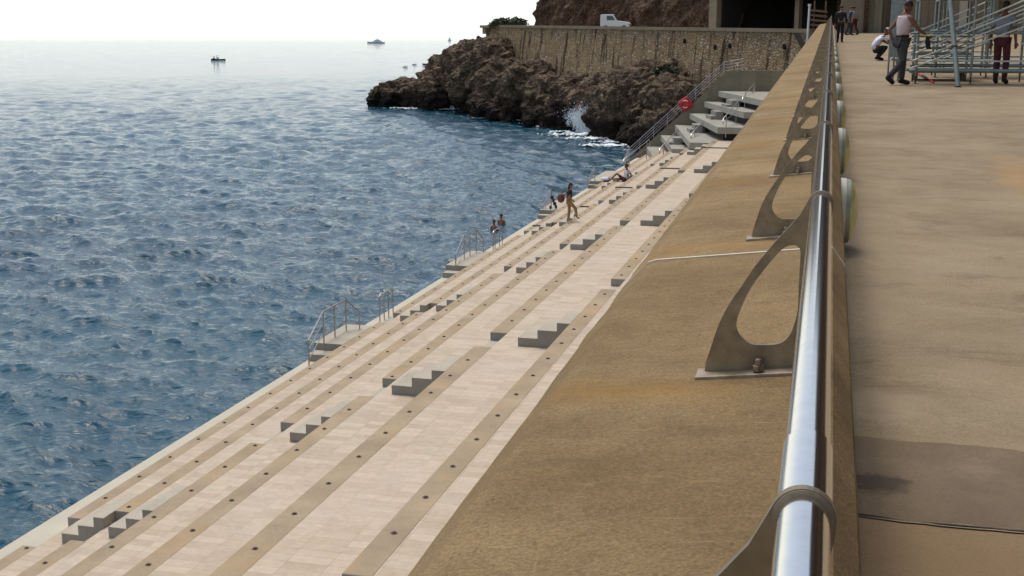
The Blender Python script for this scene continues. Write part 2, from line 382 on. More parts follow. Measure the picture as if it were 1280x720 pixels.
build_sea()
struct(MB().box(-400, 300, -300, 400, -12.3, -12).build('seabed', M['dark']))

# ------------------------------------------------------------------ terrace
RI = .56 / 3
TIERS = [  # depth below the eye, x of the front edge, x of the inner edge of its band
    (5.90, -5.02, -4.65), (6.46, -7.06, -6.66), (7.02, -8.79, -8.46), (7.58, -10.35, -10.03), (8.14, -11.77, -11.47), (8.70, -13.25, -12.96)]
Y0, Y1 = 6.0, 93.0
PER = 17.5
NOTCH = [29.2, 25.24, 22.95, 21.25, 17.5, 18.2]
ter = thing('stepped_terrace', (-9, 50, 0), 'long pale stone bathing terrace stepping down beside the sea', 'terrace')
XO = -14.15; ZK = CZ - 9.1
for i, (h, xf, xi) in enumerate(TIERS):
    z = CZ - h; xb = TIERS[i - 1][1] if i else -1.2
    zb = (CZ - TIERS[i + 1][0] if i < 5 else ZK) - .05
    pav = MB().box(xi, xb + (.0 if i else 0), Y0, Y1, zb, z).build('paved_tread', M['paving'], ter)
    segs = []; y = Y0
    for k in range(-1, 6):
        ye = NOTCH[i] + PER * k
        if Y0 + 1.5 < ye < Y1 - 6: segs.append((y, ye - 1.3)); y = ye
    segs.append((y, Y1))
    for (a, b) in segs: MB().box(xf, xi - .003, a, b, zb, z).build('edge_band', M['band'], ter, bevel=.012)
    for k in range(-1, 6):
        ye = NOTCH[i] + PER * k
        if not (Y0 + 1.5 < ye < Y1 - 6): continue
        MB().box(xf + .004, xi - .006, ye - 1.297, ye - .003, zb, z - RI).build('notch_step', M['landing'], ter)
        if i == 0: continue
    # flight of steps standing on the next lower tread, against this tier's riser
for i in range(1, 6):
    z = CZ - TIERS[i][0]; xr = TIERS[i - 1][1]
    for k in range(-1, 5):
        ye = NOTCH[i] + PER * k - 1.05
        if not (Y0 + 1 < ye < 76): continue
        wst = (.43, .42, .28) if i < 3 else (.34, .32, .2)
        x = xr - sum(wst); fl = None
        mb = MB(); prof = [(x, z - .04)]
        for n in range(3):
            prof += [(x, z + RI * (n + 1) - (.003 if n == 2 else 0))]; x += wst[n]; prof += [(x - (.002 if n == 2 else 0), z + RI * (n + 1) - (.003 if n == 2 else 0))]
        prof += [(xr - .002, z - .04)]
        n_ = len(prof)
        mb.prism([(p[0], ye, p[1]) for p in prof], [(p[0], ye + 1.15, p[1]) for p in prof])
        o = mb.build('stair_flight', M['landing'], ter, bevel=.008)
        fm = MB().prism([(p[0] + .0, ye - .012, p[1]) for p in prof], [(p[0], ye - .002, p[1]) for p in prof]).build('stair_side', M['riser'], o)
    # grey end faces of the bands at the far side of each gap
for i in range(6):
    h, xf, xi = TIERS[i]; z = CZ - h
    for k in range(-1, 6):
        ye = NOTCH[i] + PER * k
        if Y0 + 1.5 < ye < Y1 - 6:
            MB().box(xf + .004, xi - .008, ye - .012, ye - .002, z - RI + .002, z - .002).build('band_end', M['riser'], ter)
# lowest white kerb and landings with two steps
MB().box(XO, TIERS[5][1] - .003, Y0, Y1, -2.5, ZK).build('white_kerb', M['kerb'], ter, bevel=.02)
LAND = []
for pa, pb in (((405, 429), (449, 411)), ((575, 332), (604, 314)), ((668, 262), (690, 247)), ((736, 226), (752, 213))):
    ya = at(pa[0], pa[1], CZ - 8.7).y; yb = at(pb[0], pb[1], CZ - 8.7).y
    if yb < ya + 2.2: yb = ya + 2.4
    LAND.append((ya, yb))
    MB().box(XO + .003, TIERS[5][1] - .006, ya, yb, ZK + .002, CZ - 8.702).build('landing', M['landing'], ter, bevel=.01)
    MB().box(XO + .003, TIERS[5][1] - .006, ya - .012, ya - .002, ZK + .2, CZ - 8.704).build('step_face', M['riser'], ter)
    MB().box(XO + .05, TIERS[5][1] - .006, ya - .55, ya - .014, ZK + .002, ZK + .2).build('landing_step', M['landing'], ter, bevel=.01)
    MB().box(XO + .05, TIERS[5][1] - .006, ya - .562, ya - .552, ZK + .003, ZK + .198).build('step_face', M['riser'], ter)
# dark studs along the bands
studs = []
for i, (h, xf, xi) in enumerate(TIERS):
    y = 8.1 + .3 * i
    while y < 84:
        inn = any(NOTCH[i] + PER * k - 1.4 < y < NOTCH[i] + PER * k + .1 for k in range(-1, 6))
        if not inn: studs.append(((xf + xi) / 2, y, CZ - h))
        y += 1.2
studs.sort(key=lambda p: p[1]); vis = [p for p in studs if p[1] > 12.5]
def stud(mb, p, n):
    mb.tube([(p[0], p[1], p[2] - .01), (p[0], p[1], p[2] + .008)], .042, n); mb.tube([(p[0], p[1], p[2] + .008), (p[0], p[1], p[2] + .022)], .02, n)
for p in vis[:96]:
    mb = MB(); stud(mb, p, 12); mb.build('floor_stud', M['stud'], ter)
mb = MB()
for p in vis[96:]: stud(mb, p, 7)
o = mb.build('floor_stud', M['stud'], ter); o['kind'] = 'stuff'
# narrow dark strips laid across the treads
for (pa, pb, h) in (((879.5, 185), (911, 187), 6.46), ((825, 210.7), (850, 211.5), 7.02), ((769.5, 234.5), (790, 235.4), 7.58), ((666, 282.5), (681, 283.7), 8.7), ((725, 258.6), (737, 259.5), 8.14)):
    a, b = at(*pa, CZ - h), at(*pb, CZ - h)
    MB().box(a.x, b.x, a.y - .09, a.y + .09, CZ - h - .02, CZ - h + .05).build('dark_cross_strip', M['stud'], ter)
# joint gutter next to the promenade wall
MB().box(-3.4, -3.2, Y0, Y1, CZ - 5.9 - .05, CZ - 5.9 + .03).build('gutter', M['band'], ter)

# fan of tall concrete benches at the far end (slab over a dark recess)
PL = [(898, 111.5, 3.9, 953, 125), (880.5, 125.5, 4.7, 930, 140), (862, 140, 5.6, 897, 159), (844, 154.5, 6.5, 862, 178), (826, 169, 7.3, 840, 186), (808, 184, 8.2, 816, 195)]
for k, (pl, yl, h, pr, yr, ) in enumerate(PL):
    A_ = atY(pl, yl, 92.9 - .01 * k); B_ = at(pr, yr, CZ - h); A_.z = B_.z = CZ - h
    d = (B_ - A_).normalized(); nrm = Vector((d.y, -d.x, 0))
    if nrm.x > 0: nrm = -nrm
    zt = CZ - h; xr_ = -1.3
    poly = [A_, B_, Vector((max(xr_, B_.x + .5), B_.y, zt)), Vector((max(xr_, B_.x + .5), 92.9 - .01 * k, zt))]
    bp = [Vector((p.x, p.y, zt - .42)) for p in poly]
    MB().prism(bp, poly).build('bench_slab', M['bench'], ter, bevel=.015)
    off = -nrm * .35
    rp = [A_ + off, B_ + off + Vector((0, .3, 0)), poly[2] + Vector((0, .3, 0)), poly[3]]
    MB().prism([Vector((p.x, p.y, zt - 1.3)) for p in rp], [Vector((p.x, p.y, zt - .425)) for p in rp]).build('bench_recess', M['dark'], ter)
    if k < 4:   # small block of steps in front of the slab
        for q, (t, wd_) in enumerate(((.46, .9), (.46, .55))):
            c = A_.lerp(B_, t) + nrm * (wd_ / 2)
            hh = (.3, .6)[q]
            a = math.atan2(d.y, d.x); Mx = Matrix.Translation((c.x, c.y, 0)) @ Matrix.Rotation(a, 4, 'Z')
            mb = MB().box(-.9 + q * .02, .9 - q * .02, -wd_ / 2, wd_ / 2, zt - .95, zt - .95 + hh).xf(Mx); mb.build('bench_step', M['riser'], ter, bevel=.01)

# end wall of the terrace with a stepped slope, and the flat wall above
ew = thing('end_wall', (-12, 93.5, 0), 'bare concrete end wall sloping down to the sea behind the big benches', 'wall')
pts = [(782, 203), (820, 170), (865, 131), (905, 92), (914, 88), (1000, 88)]
tp = [atY(px, py, 93.2) for px, py in pts]
MB().prism([(tp[0].x, 93.2, -2)] + [tuple(p) for p in tp] + [(tp[-1].x, 93.2, -2)], [(tp[0].x, 93.7, -2)] + [(p.x, 93.7, p.z) for p in tp] + [(tp[-1].x, 93.7, -2)]).build('wall', M['endwall'], ew)
fn = thing('sloping_railing', tuple(tp[0]), 'long four-bar railing running up the sloping end wall by the rocks', 'railing')
a, b, c = tp[0] + Vector((0, .25, 0)), tp[3] + Vector((0, .25, 0)), tp[4] + Vector((.9, .25, 0))
for q in range(4):
    dz = Vector((0, 0, .2 + q * .22)); MB().tube([a + dz, b + dz, c + dz],   .026 if q == 3 else .017, 8).build('top_rail' if q == 3 else 'bar', M['railm'], fn, smooth=True)
for t in np.linspace(0, 1, 8):
    p = a.lerp(b, t); MB().tube([p - Vector((0, 0, .05)), p + Vector((0, 0, .86))], .022, 8).build('post', M['railm'], fn)
# lifebuoy on the railing
c = atY(857, 130, 92.9); lb = thing('lifebuoy_case', tuple(c), 'square red lifebuoy case hung on the sloping railing above the rocks', 'lifebuoy')
Mx = Matrix.Translation(c) @ Matrix.Rotation(R(38), 4, 'Y').inverted() @ Matrix.Rotation(0, 4, 'X')
MB().box(-.44, .44, -.1, .12, -.44, .44).xf(Mx).build('case', M['red'], lb, bevel=.16)
n = 28; rv = []; rf = []
for i_ in range(n):
    for j_ in range(8):
        A_, B_ = 2 * math.pi * i_ / n, 2 * math.pi * j_ / 8; rv.append(((.27 + .07 * math.cos(B_)) * math.cos(A_), -.12 + .07 * math.sin(B_), (.27 + .07 * math.cos(B_)) * math.sin(A_)))
        rf.append((i_ * 8 + j_, ((i_ + 1) % n) * 8 + j_, ((i_ + 1) % n) * 8 + (j_ + 1) % 8, i_ * 8 + (j_ + 1) % 8))
ring = MB().add(rv, rf).xf(Mx).build('buoy_ring', M['red'], lb, smooth=True)
for A_ in (.9, 4.0):
    p = [((.27) * math.cos(A_ + t), -.165, .27 * math.sin(A_ + t)) for t in (-.7, -.35, 0, .35, .7)]
    MB().tube(p, .04, 8).xf(Mx).build('white_band', M['white'], ring)

# ------------------------------------------------------------------ handrails beside the water
def railing(name, posts, label, cat='railing', rails=(1.0, .66, .33), group=None, r=.022):
    # posts: list of (x, y, z of the foot, height)
    t = thing(name, posts[0][:3], label, cat, group)
    for (x, y, z, h) in posts: MB().tube([(x, y, z - .04), (x, y, z + h)], r, 8).build('post', M['railm'], t, smooth=True)
    for f in rails:
        MB().tube([(x, y, z + h * f) for (x, y, z, h) in posts], r * (1.1 if f == 1 else .7), 8).build('top_rail' if f == 1 else 'bar', M['railm'], t, smooth=True)
    return t
xe = XO + .06
words = ['nearest steel railing round a sea landing, its end bent down to the steps',
         'second steel railing round a sea landing, beyond the paired ladder hoops']
RP = (((386.5, 460, 1, .80), (405, 429.4, 0, .95), (418.9, 421, 0, .95), (432.8, 412.8, 0, .95), (449.5, 411, 0, .55)),
      ((569.75, 343.7, 1, .80), (580.3, 323, 0, .95), (587.5, 319.4, 0, .95), (595.3, 315, 0, .95), (604.2, 314.4, 0, .55)))
for q in (0, 1):
    ps = []
    for (px, py, low, h) in RP[q]:
        p = at(px, py, ZK if low else CZ - 8.7); ps.append((max(p.x, XO + .05), p.y, p.z, h))
    railing('landing_railing', ps, words[q])
hoops = ['near pair of steel ladder hoops standing on the white kerb', 'far pair of steel ladder hoops on the white kerb near the swimmers']
for q, feet in enumerate(((((474.9, 403), (486, 397)), ((480.4, 399.5), (491.5, 393.5))), (((616.5, 315), (624.3, 310)), ((618.9, 313.5), (627.8, 308.5))))):
    A_ = at(*feet[0][0], ZK); t = thing('ladder_hoop', tuple(A_), hoops[q], 'ladder rail', 'ladder hoops on the white kerb')
    for (fa, fb) in feet:
        a, b = at(*fa, ZK), at(*fb, ZK); U_ = Vector((0, 0, 1))
        MB().tube([a - U_ * .02, a + U_ * .86, a.lerp(b, .1) + U_ * .92, a.lerp(b, .9) + U_ * .92, b + U_ * .86, b - U_ * .02], .02, 8).build('hoop', M['railm'], t, smooth=True)
        MB().tube([a + U_ * .5, b + U_ * .5], .014, 8).build('bar', M['railm'], t)
slw = ['slanting stair rails by the striding woman', 'slanting stair rails at the landing left of the seated person', 'slanting stair rails at the foot of the far end benches']
for q, (px, py) in enumerate(((680, 271), (743, 236), (783, 208))):
    A_ = at(px, py, ZK); t = thing('stair_rail', (XO + .1, A_.y, ZK), slw[q], 'stair rail', 'slanting rails down to the water')
    for s_, dx in ((0, 0), (1, .16), (2, .32)):
        MB().tube([(XO + .1, A_.y, ZK + .25 - dx * 1.1 + .3), (XO + .36, A_.y + .9, ZK + 1.35 - dx * 1.1)], .02, 8).build('sloping_bar', M['railm'], t, smooth=True)
    MB().tube([(XO + .1, A_.y, ZK - .02), (XO + .1, A_.y, ZK + .58)], .026, 8).build('post', M['railm'], t); MB().tube([(XO + .36, A_.y + .9, ZK - .02), (XO + .36, A_.y + .9, ZK + 1.37)], .026, 8).build('post', M['railm'], t)
frail = [((786, 209), (812, 197), 8.7, 'handrail on the lowest far tread behind the seated person'),
         ((829, 196), (845, 186), 7.9, 'handrail with two posts in front of the lowest concrete bench'),
         ((868, 178), (885, 168), 6.9, 'looped handrail below the middle concrete benches'),
         ((907.5, 160), (924, 150), 5.6, 'looped handrail beside the second highest concrete bench'),
         ((931, 133), (948, 124), 4.6, 'handrail beside the topmost concrete bench, by the promenade wall')]
for (pa, pb, h, lab) in frail:
    A_, B_ = at(*pa, CZ - h), at(*pb, CZ - h); z = CZ - h
    d = (B_ - A_); d.z = 0
    if d.length > 6: d = d.normalized() * 6
    B_ = A_ + d; u = d.normalized()
    t = thing('terrace_handrail', tuple(A_), lab, 'handrail', 'handrails at the far end of the terrace')
    for p in (A_, B_): MB().tube([p - Vector((0, 0, .6)), p + Vector((0, 0, .95 + (.3 if p is B_ else 0)))], .03, 8).build('post', M['railm'], t)
    a_, b_ = A_ - u * 1.6 + Vector((0, 0, .7)), B_ + u * .9 + Vector((0, 0, 1.35))
    MB().tube([a_ - Vector((0, 0, .35)), a_ - u * .15 - Vector((0, 0, .15)), a_, b_, b_ + u * .3 - Vector((0, 0, .2)), b_ + u * .25 - Vector((0, 0, .5)), b_ - Vector((0, 0, .6))], .03, 8).build('top_rail', M['railm'], t, smooth=True)
    MB().tube([A_ + Vector((0, 0, .5)), B_ + Vector((0, 0, .75))], .02, 8).build('bar', M['railm'], t)

# ------------------------------------------------------------------ promenade and its wall
DX = 13.5; YE = 86.0
def ramp_box(x0, x1, y0, y1, h0, h1, ny=1):
    mb = MB(); mb.prism([(x0, y0, rz(y0, h1)), (x1, y0, rz(y0, h1)), (x1, y1, rz(y1, h1)), (x0, y1, rz(y1, h1))], [(x0, y0, rz(y0, h0)), (x1, y0, rz(y0, h0)), (x1, y1, rz(y1, h0)), (x0, y1, rz(y1, h0))]); return mb
struct(ramp_box(.11, DX, -6, 110, 1.722, 2.4).build('promenade', M['deck']))
# broken lip of the joint: a dark crack of uneven width with pale chipped edges
def lip(name, m, k0, k1, hh, off):
    mb = MB(); xs = np.linspace(.13, 4.0, 150); f = lambda x: .018 * noise.noise(Vector((x * 3, 1.3, 0))) + .006 * noise.noise(Vector((x * 14, 4, 0)))
    wv = lambda x: max(.0006, k0 + k1 * noise.noise(Vector((x * 4.2, off, 2))))
    for a, b in zip(xs[:-1], xs[1:]):
        ya, yb = 4.092 + f(a), 4.092 + f(b); wa, wb = wv(a), wv(b); z = rz(4.1, hh)
        mb.add([(a, ya - wa, z), (b, yb - wb, z), (b, yb + wb, z), (a, ya + wa, z)], [(0, 1, 2, 3)])
    return struct(mb.build(name, m))
lip('promenade_joint_edge', M['coping'], .013, .012, 1.7175, 9)
lip('promenade_crack', M['dark'], .005, .014, 1.7145, 3)

PROF = [(.11, 2.6), (.125, 1.20), (.118, 1.172), (.06, 1.09), (.03, 1.083), (-.06, 1.10), (-.76, 1.185), (-.80, 1.20), (-.925, 1.335), (-.94, 1.37), (-.94, 4.0), (-1.25, 9.6)]
pw = thing('promenade_wall', (0, 0, rz(0, 1.73)), 'broad rough ochre concrete parapet sloping to the terrace, topped by the steel handrail', 'wall')
def prof_block(name, ya, yb, m, parent, raise_=0.0, prof=PROF, step=.25):
    mb = MB(); ys = [ya + (yb - ya) * i / max(1, int((yb - ya) / step)) for i in range(max(1, int((yb - ya) / step)) + 1)]
    n = len(prof); vs = []
    for y in ys:
        for (x, h) in prof:
            dx = 0
            if -.95 < x < -.7 and y < 20 and step < 1: dx = .014 * noise.noise(Vector((x, y * 2.2, 3))) + .007 * noise.noise(Vector((x, y * 9, 3)))
            vs.append((x + dx, y, rz(y, h - raise_) + dx * .5))
    fs = [(i * n + j, i * n + (j + 1) % n, (i + 1) * n + (j + 1) % n, (i + 1) * n + j) for i in range(len(ys) - 1) for j in range(n)]
    fs += [tuple(range(n)), tuple(range((len(ys) - 1) * n, len(ys) * n))]
    mb.add(vs, fs); return mb.build(name, m, parent)
joints = [-4, 5.70] + [5.7 + 8.2 * k for k in range(1, 12)]
for a, b in zip(joints[:-1], joints[1:]):
    prof_block('wall_section', a + .012, b - .012, M['parapet'], pw, step=.12 if b < 20 else 4)
    prof_block('joint_strip', b - .011, b + .008, M['seal'], pw, raise_=.001, prof=[(.10, 2.0), (.128, 1.20), (.121, 1.168), (.06, 1.085), (.03, 1.078), (-.06, 1.095), (-.76, 1.18), (-.80, 1.195), (-.925, 1.33), (-.935, 1.5), (-.5, 1.5)], step=1)

# handrail: tube, sleeves and plate brackets
XR, HR, RR = -.002, .575, .0305
hr = thing('promenade_handrail', (0, 0, rz(0, HR)), 'polished steel tube handrail on curved plate brackets along the parapet', 'handrail')
MB().tube([(XR, y, rz(y, HR)) for y in (-1.2, 20, 50, 98)], RR, 40).build('rail_tube', M['chrome'], hr, smooth=True)
for ys in (1.355, 1.355 + 2.38 * 5, 1.355 + 2.38 * 10):
    MB().tube([(XR, ys, rz(ys, HR)), (XR, ys + .21, rz(ys + .21, HR))], RR + .003, 40).build('sleeve', M['chrome'], hr, smooth=True)
def arc(cx, cz, r, a0, a1, n=10): return [(cx + r * math.cos(R(a0 + (a1 - a0) * i / n)), cz + r * math.sin(R(a0 + (a1 - a0) * i / n))) for i in range(n + 1)]
def arc2(cx, cz, r, a0, a1, n=14): return [(cx + r * math.cos(R(a0 + (a1 - a0) * i / n)), cz - r * math.sin(R(a0 + (a1 - a0) * i / n))) for i in range(n + 1)]
# bracket outline in (x, drop) measured on the second bracket
def bracket_mesh():
    S = lambda px, py: (atY(px, py, 3.73).x, -(atY(px, py, 3.73).z - CZ - SL * 3.73))
    out = [S(882.7, 451.6), S(891, 427), S(899, 404), S(912, 379), S(928.6, 354.8), S(941, 336), S(954.8, 318.7), S(969, 302), S(984, 286), S(1000, 268)]
    out += arc2(-.002, .575, .0375, 150, 0) + [(.034, .60), (.020, .66), (.005, .72), (-.004, .85), (-.01, 1.0), (-.012, 1.10 - .048 * .1214 - .006), (S(882.7, 451.6)[0] - .004, 1.10 + (-.06 - S(882.7, 451.6)[0]) * .1214 - .006)]
    ins = [S(920.5, 404), S(926, 386), S(938, 361), S(955, 337), S(972, 317), S(981, 309), S(989, 306), S(996, 307), S(1000.5, 313), S(1000, 330), S(998.5, 358), S(997, 388), S(991, 410), S(984, 422), S(971, 429.6), S(945, 430.3), S(932, 426), S(923, 416)]
    def cat(P, closed):
        n = len(P); o_ = []
        for i in range(n if closed else n - 1):
            g = lambda k: P[k % n] if closed else P[min(max(k, 0), n - 1)]
            a, b, c, d = g(i - 1), g(i), g(i + 1), g(i + 2)
            for q in range(5):
                u = q / 5; o_.append(tuple(.5 * (2 * b[m] + (c[m] - a[m]) * u + (2 * a[m] - 5 * b[m] + 4 * c[m] - d[m]) * u * u + (3 * b[m] - a[m] - 3 * c[m] + d[m]) * u ** 3) for m in (0, 1)))
        return o_ + ([] if closed else [P[-1]])
    out = cat(out[:10], False) + out[10:]; ins = cat(ins, True)
    t = .007; bm = bmesh.new()
    def loop(pts): 
        vs = [bm.verts.new((x, -t, -h)) for x, h in pts]; return [bm.edges.new((vs[i], vs[(i + 1) % len(vs)])) for i in range(len(vs))]
    e = loop(out) + loop(ins)
    r = bmesh.ops.triangle_fill(bm, use_beauty=True, use_dissolve=False, edges=e)
    fs = [g for g in r['geom'] if isinstance(g, bmesh.types.BMFace)]
    ex = bmesh.ops.extrude_face_region(bm, geom=fs)
    for v in [g for g in ex['geom'] if isinstance(g, bmesh.types.BMVert)]: v.co.y += 2 * t
    bmesh.ops.recalc_face_normals(bm, faces=bm.faces)
    me = bpy.data.meshes.new('bracket'); bm.to_mesh(me); bm.free(); me.materials.append(M['bracket']); return me, out[0]
bme, foot = bracket_mesh()
br = bpy.data.objects.new('bracket', bme); col.objects.link(br); br.parent = hr
zo = lambda y: rz(y, 0) - rz(0, HR)
BY = [1.35 + 2.38 * k for k in range(40)]
br.location = (0, BY[0], zo(BY[0]))
sl_ = (.085 / .7)
def plane_h(x): return 1.10 + (-.06 - x) * sl_ * 1.0
def lmb(): return MB()
y0p, y1p = -.075, .03
base = lmb(); x0p, x1p = foot[0] - .028, .02
h0, h1 = plane_h(x0p), plane_h(x1p)
base.prism([(x0p, y0p, -h0 - .004), (x1p, y0p, -h1 - .004), (x1p, y1p, -h1 - .004), (x0p, y1p, -h0 - .004)], [(x0p, y0p, -h0 + .009), (x1p, y0p, -h1 + .009), (x1p, y1p, -h1 + .009), (x0p, y1p, -h0 + .009)])
bp_ = base.build('base_plate', M['plate'], br, local=True, bevel=.003)
bx = -.165; bh = plane_h(bx)
b_ = lmb().tube([(bx, -.045, -bh + .012), (bx, -.045, -bh + .030)], .019, 6).tube([(bx, -.045, -bh + .030), (bx, -.045, -bh + .046), (bx, -.045, -bh + .05)], .012, 14, radii=[.012, .012, .009]).build('bolt', M['bolt'], br, local=True, smooth=False, bevel=.001)
rg = [(0 + (RR + .006) * math.cos(a_), 0, -HR + (RR + .006) * math.sin(a_)) for a_ in [2 * math.pi * i / 28 for i in range(29)]]
lmb().tube([(XR, -.009, -HR), (XR, .009, -HR)], RR + .0055, 36).build('ring', M['plate'], br, local=True, smooth=True)
for k, y in enumerate(BY[1:], 1):
    c = copy_tree(br, hr); c.location = (0, y, zo(y))

# bulkhead lamps on the promenade side
def lamp_at(y):
    return (.125, y, rz(y, 1.44))
Ln = 11
lt = None
for k in range(Ln * 2):
    y = 9.0 + 3.85 * k
    if y > 92: break
    nm = ['nearest', 'second', 'third', 'fourth', 'fifth', 'sixth', 'seventh', 'eighth', 'ninth', 'tenth', 'eleventh', 'twelfth', 'thirteenth', 'fourteenth', 'fifteenth', 'sixteenth', 'seventeenth', 'eighteenth', 'nineteenth', 'twentieth', 'twenty-first', 'twenty-second'][k]
    lab = (nm + ' round yellowed wall lamp along the promenade side of the parapet') if nm else 'tiny far round yellowed lamp near the far end of the parapet'
    if lt is None:
        lt = thing('wall_lamp', lamp_at(y), lab, 'lamp', 'round lamps along the parapet'); L = Vector(lamp_at(y))
        MB().tube([L + Vector((-.01, 0, 0)), L + Vector((.035, 0, 0)), L + Vector((.045, 0, 0))], .24, 36, radii=[.24, .24, .235]).build('backing', M['lampw'], lt, smooth=True)
        MB().tube([L + Vector((.046, 0, 0)), L + Vector((.075, 0, 0))], .236, 36, radii=[.236, .228]).build('rim', M['lampr'], lt, smooth=True)
        mb = MB(); prof = [(.0755, .222), (.09, .205), (.105, .165), (.124, .11), (.132, .05), (.134, .01)]
        mb.tube([L + Vector((x, 0, 0)) for x, r_ in prof], .2, 36, radii=[r_ for x, r_ in prof]).build('glass_dome', M['lampy'], lt, smooth=True)
    else:
        c = copy_tree(lt); c.location = lamp_at(y); c['label'] = lab

# ------------------------------------------------------------------ rocks
def bake(o):
    dg = bpy.context.evaluated_depsgraph_get(); me = bpy.data.meshes.new_from_object(o.evaluated_get(dg)); o.modifiers.clear(); o.data = me; return o
def craggy(o, amps, seed=0):
    me = o.data; n = len(me.vertices); nor = np.empty(n * 3, np.float32); me.vertices.foreach_get('normal', nor); nor = nor.reshape(-1, 3)
    off = Vector((seed * 17.3, seed * 5.1, 0)); 
    for i, v in enumerate(me.vertices):
        d = 0
        for (f, a, kind) in amps:
            p = v.co * f + off
            if kind == 'r': d += a * (1 - 2 * abs(noise.noise(p))) - a * .5
            elif kind == 'v': d += a * (noise.voronoi(p)[0][0] - .5) * 2
            else: d += a * noise.fractal(p, .8, 2.1, 4)
        q = nor[i]; v.co = v.co + Vector((float(q[0]), float(q[1]), float(q[2]) * .6)) * d
    me.update()
def rocks():
    mb = MB()
    # px, py (blob centre), waterline distance, half sizes across / along / up
    B = [(478, 128, 168, 1.9, 2.5, 2.4), (492, 122, 168, 2.2, 3, 2.2), (510, 118, 169, 2.6, 3, 2.4), (524, 122, 170, 2, 3, 2.2), (535, 120, 168, 2.3, 4, 2.6),
         (556, 112, 164, 3.4, 5, 3.2), (572, 96, 166, 3.6, 6, 3.6), (548, 124, 164, 2.2, 3, 1.6), (590, 84, 164, 3.4, 6, 3.4), (606, 74, 162, 3.2, 6, 2.8), (625, 88, 152, 4.5, 6, 4.2),
         (604, 104, 158, 3.8, 6, 4.5), (640, 108, 148, 4.0, 6, 3.6), (622, 130, 146, 2.9, 4, 2.6), (640, 138, 143, 3.0, 3, 2.0), (608, 138, 148, 1.6, 3, 1.8), (660, 122, 143, 3.6, 5, 3.2),
         (668, 104, 142, 3.6, 5, 2.6), (700, 116, 138, 4.0, 5, 2.4), (690, 128, 138, 3.2, 4, 2.4), (682, 146, 135, 2.0, 3, 1.6), (705, 150, 133, 2.6, 3, 1.6), (718, 142, 133, 2.4, 3, 2),
         (733, 126, 133, 3.8, 5, 2.2), (720, 122, 135, 3.5, 5, 2.6), (765, 134, 127, 3.2, 5, 2.4), (750, 122, 130, 3, 4, 2.4), (790, 118, 122, 3.2, 5, 2.8), (824, 106, 120, 2.0, 4, 2.1), (826, 116, 117, 2.4, 4, 2.4),
         (800, 130, 117, 3.6, 4, 3.6), (770, 150, 121, 2.2, 3, 2.6), (786, 160, 117.5, 2.8, 3, 2.2), (764, 168, 119, 1.2, 2, .9), (812, 155, 114, 2.8, 4, 3), (838, 128, 112, 2.2, 4, 2.6), (850, 150, 108, 2.5, 4, 3), (835, 170, 106, 3, 4, 2.5)]
    for (px, py, yw, a, b, c) in B:
        p = atY(px, py, yw + b * .45); mb.ell(p, (a, b, c), 16, 10)
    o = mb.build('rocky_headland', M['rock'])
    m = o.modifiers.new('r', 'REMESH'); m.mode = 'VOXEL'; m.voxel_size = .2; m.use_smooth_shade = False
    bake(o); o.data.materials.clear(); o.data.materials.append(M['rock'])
    craggy(o, [(.16, .9, 'f'), (.4, 1.1, 'r'), (.95, .5, 'v'), (1.0, .5, 'r'), (2.4, .26, 'v')])
    struct(o)
rocks()

def rock_sheet(name, pts, z0, zt, n_u, n_v, amp, m, seed, lean=.18):
    # a cliff: a curtain following pts (x, y), leaning back with height, displaced, with a capped top going back
    P = [Vector((x, y, 0)) for x, y in pts]; Ls = [0]
    for a, b in zip(P[:-1], P[1:]): Ls.append(Ls[-1] + (b - a).length)
    vs = []
    def along(s):
        for i in range(len(P) - 1):
            if s <= Ls[i + 1] or i == len(P) - 2:
                t = (s - Ls[i]) / (Ls[i + 1] - Ls[i]); d = (P[i + 1] - P[i]).normalized(); return P[i].lerp(P[i + 1], t), Vector((d.y, -d.x, 0))
    for i in range(n_u + 1):
        s = Ls[-1] * i / n_u; p, nn = along(s); top = zt(s / Ls[-1]); zb = z0(s / Ls[-1])
        for j in range(n_v + 1):
            t = j / n_v; z = zb + (top - zb) * t; back = lean * (z - zb)
            if t > .93: back += (t - .93) / .07 * 12
            q = p - nn * back + Vector((0, 0, z if t <= .93 else zb + (top - zb) * .93 + (t - .93) * 8))
            f = noise.fractal(q * .11 + Vector((seed, 0, 0)), .8, 2.1, 5) * amp + (1 - 2 * abs(noise.noise(q * .45))) * amp * .3 + (noise.voronoi(q * .9)[0][0] - .4) * amp * .35
            vs.append(q + nn * f)
    fs = [(i * (n_v + 1) + j, (i + 1) * (n_v + 1) + j, (i + 1) * (n_v + 1) + j + 1, i * (n_v + 1) + j + 1) for i in range(n_u) for j in range(n_v)]
    return MB().add(vs, fs).build(name, m)

# ------------------------------------------------------------------ stone sea wall under the road, road, cliff, tunnel mouth
WL, WR = atY(611, 34, 160), atY(1012, 41, 107)
def wpt(px_t): return WL.lerp(WR, px_t)
sw = thing('stone_sea_wall', tuple(WL), 'tall streaked rubble stone retaining wall standing on the brown rocks', 'wall')
wd = (WR - WL); wd.z = 0; wu = wd.normalized(); wn = Vector((wu.y, -wu.x, 0)); 
if wn.y > 0: wn = -wn
ztL, ztR = WL.z, WR.z
mb = MB(); N = 40; vs = []
for i in range(N + 1):
    p = WL.lerp(WR, i / N); zt_ = p.z
    for j in range(13):
        t = j / 12; z = -2 + (zt_ + 2) * t
        q = Vector((p.x, p.y, z)) + wn * ((zt_ - z) * .10 + .12 * noise.noise(Vector((i * .6, j * .5, 0)))); vs.append(q)
mb.add(vs, [(i * 13 + j, (i + 1) * 13 + j, (i + 1) * 13 + j + 1, i * 13 + j + 1) for i in range(N) for j in range(12)]); mb.build('stone_face', M['wall'], sw)
A_ = WL - wu * .8
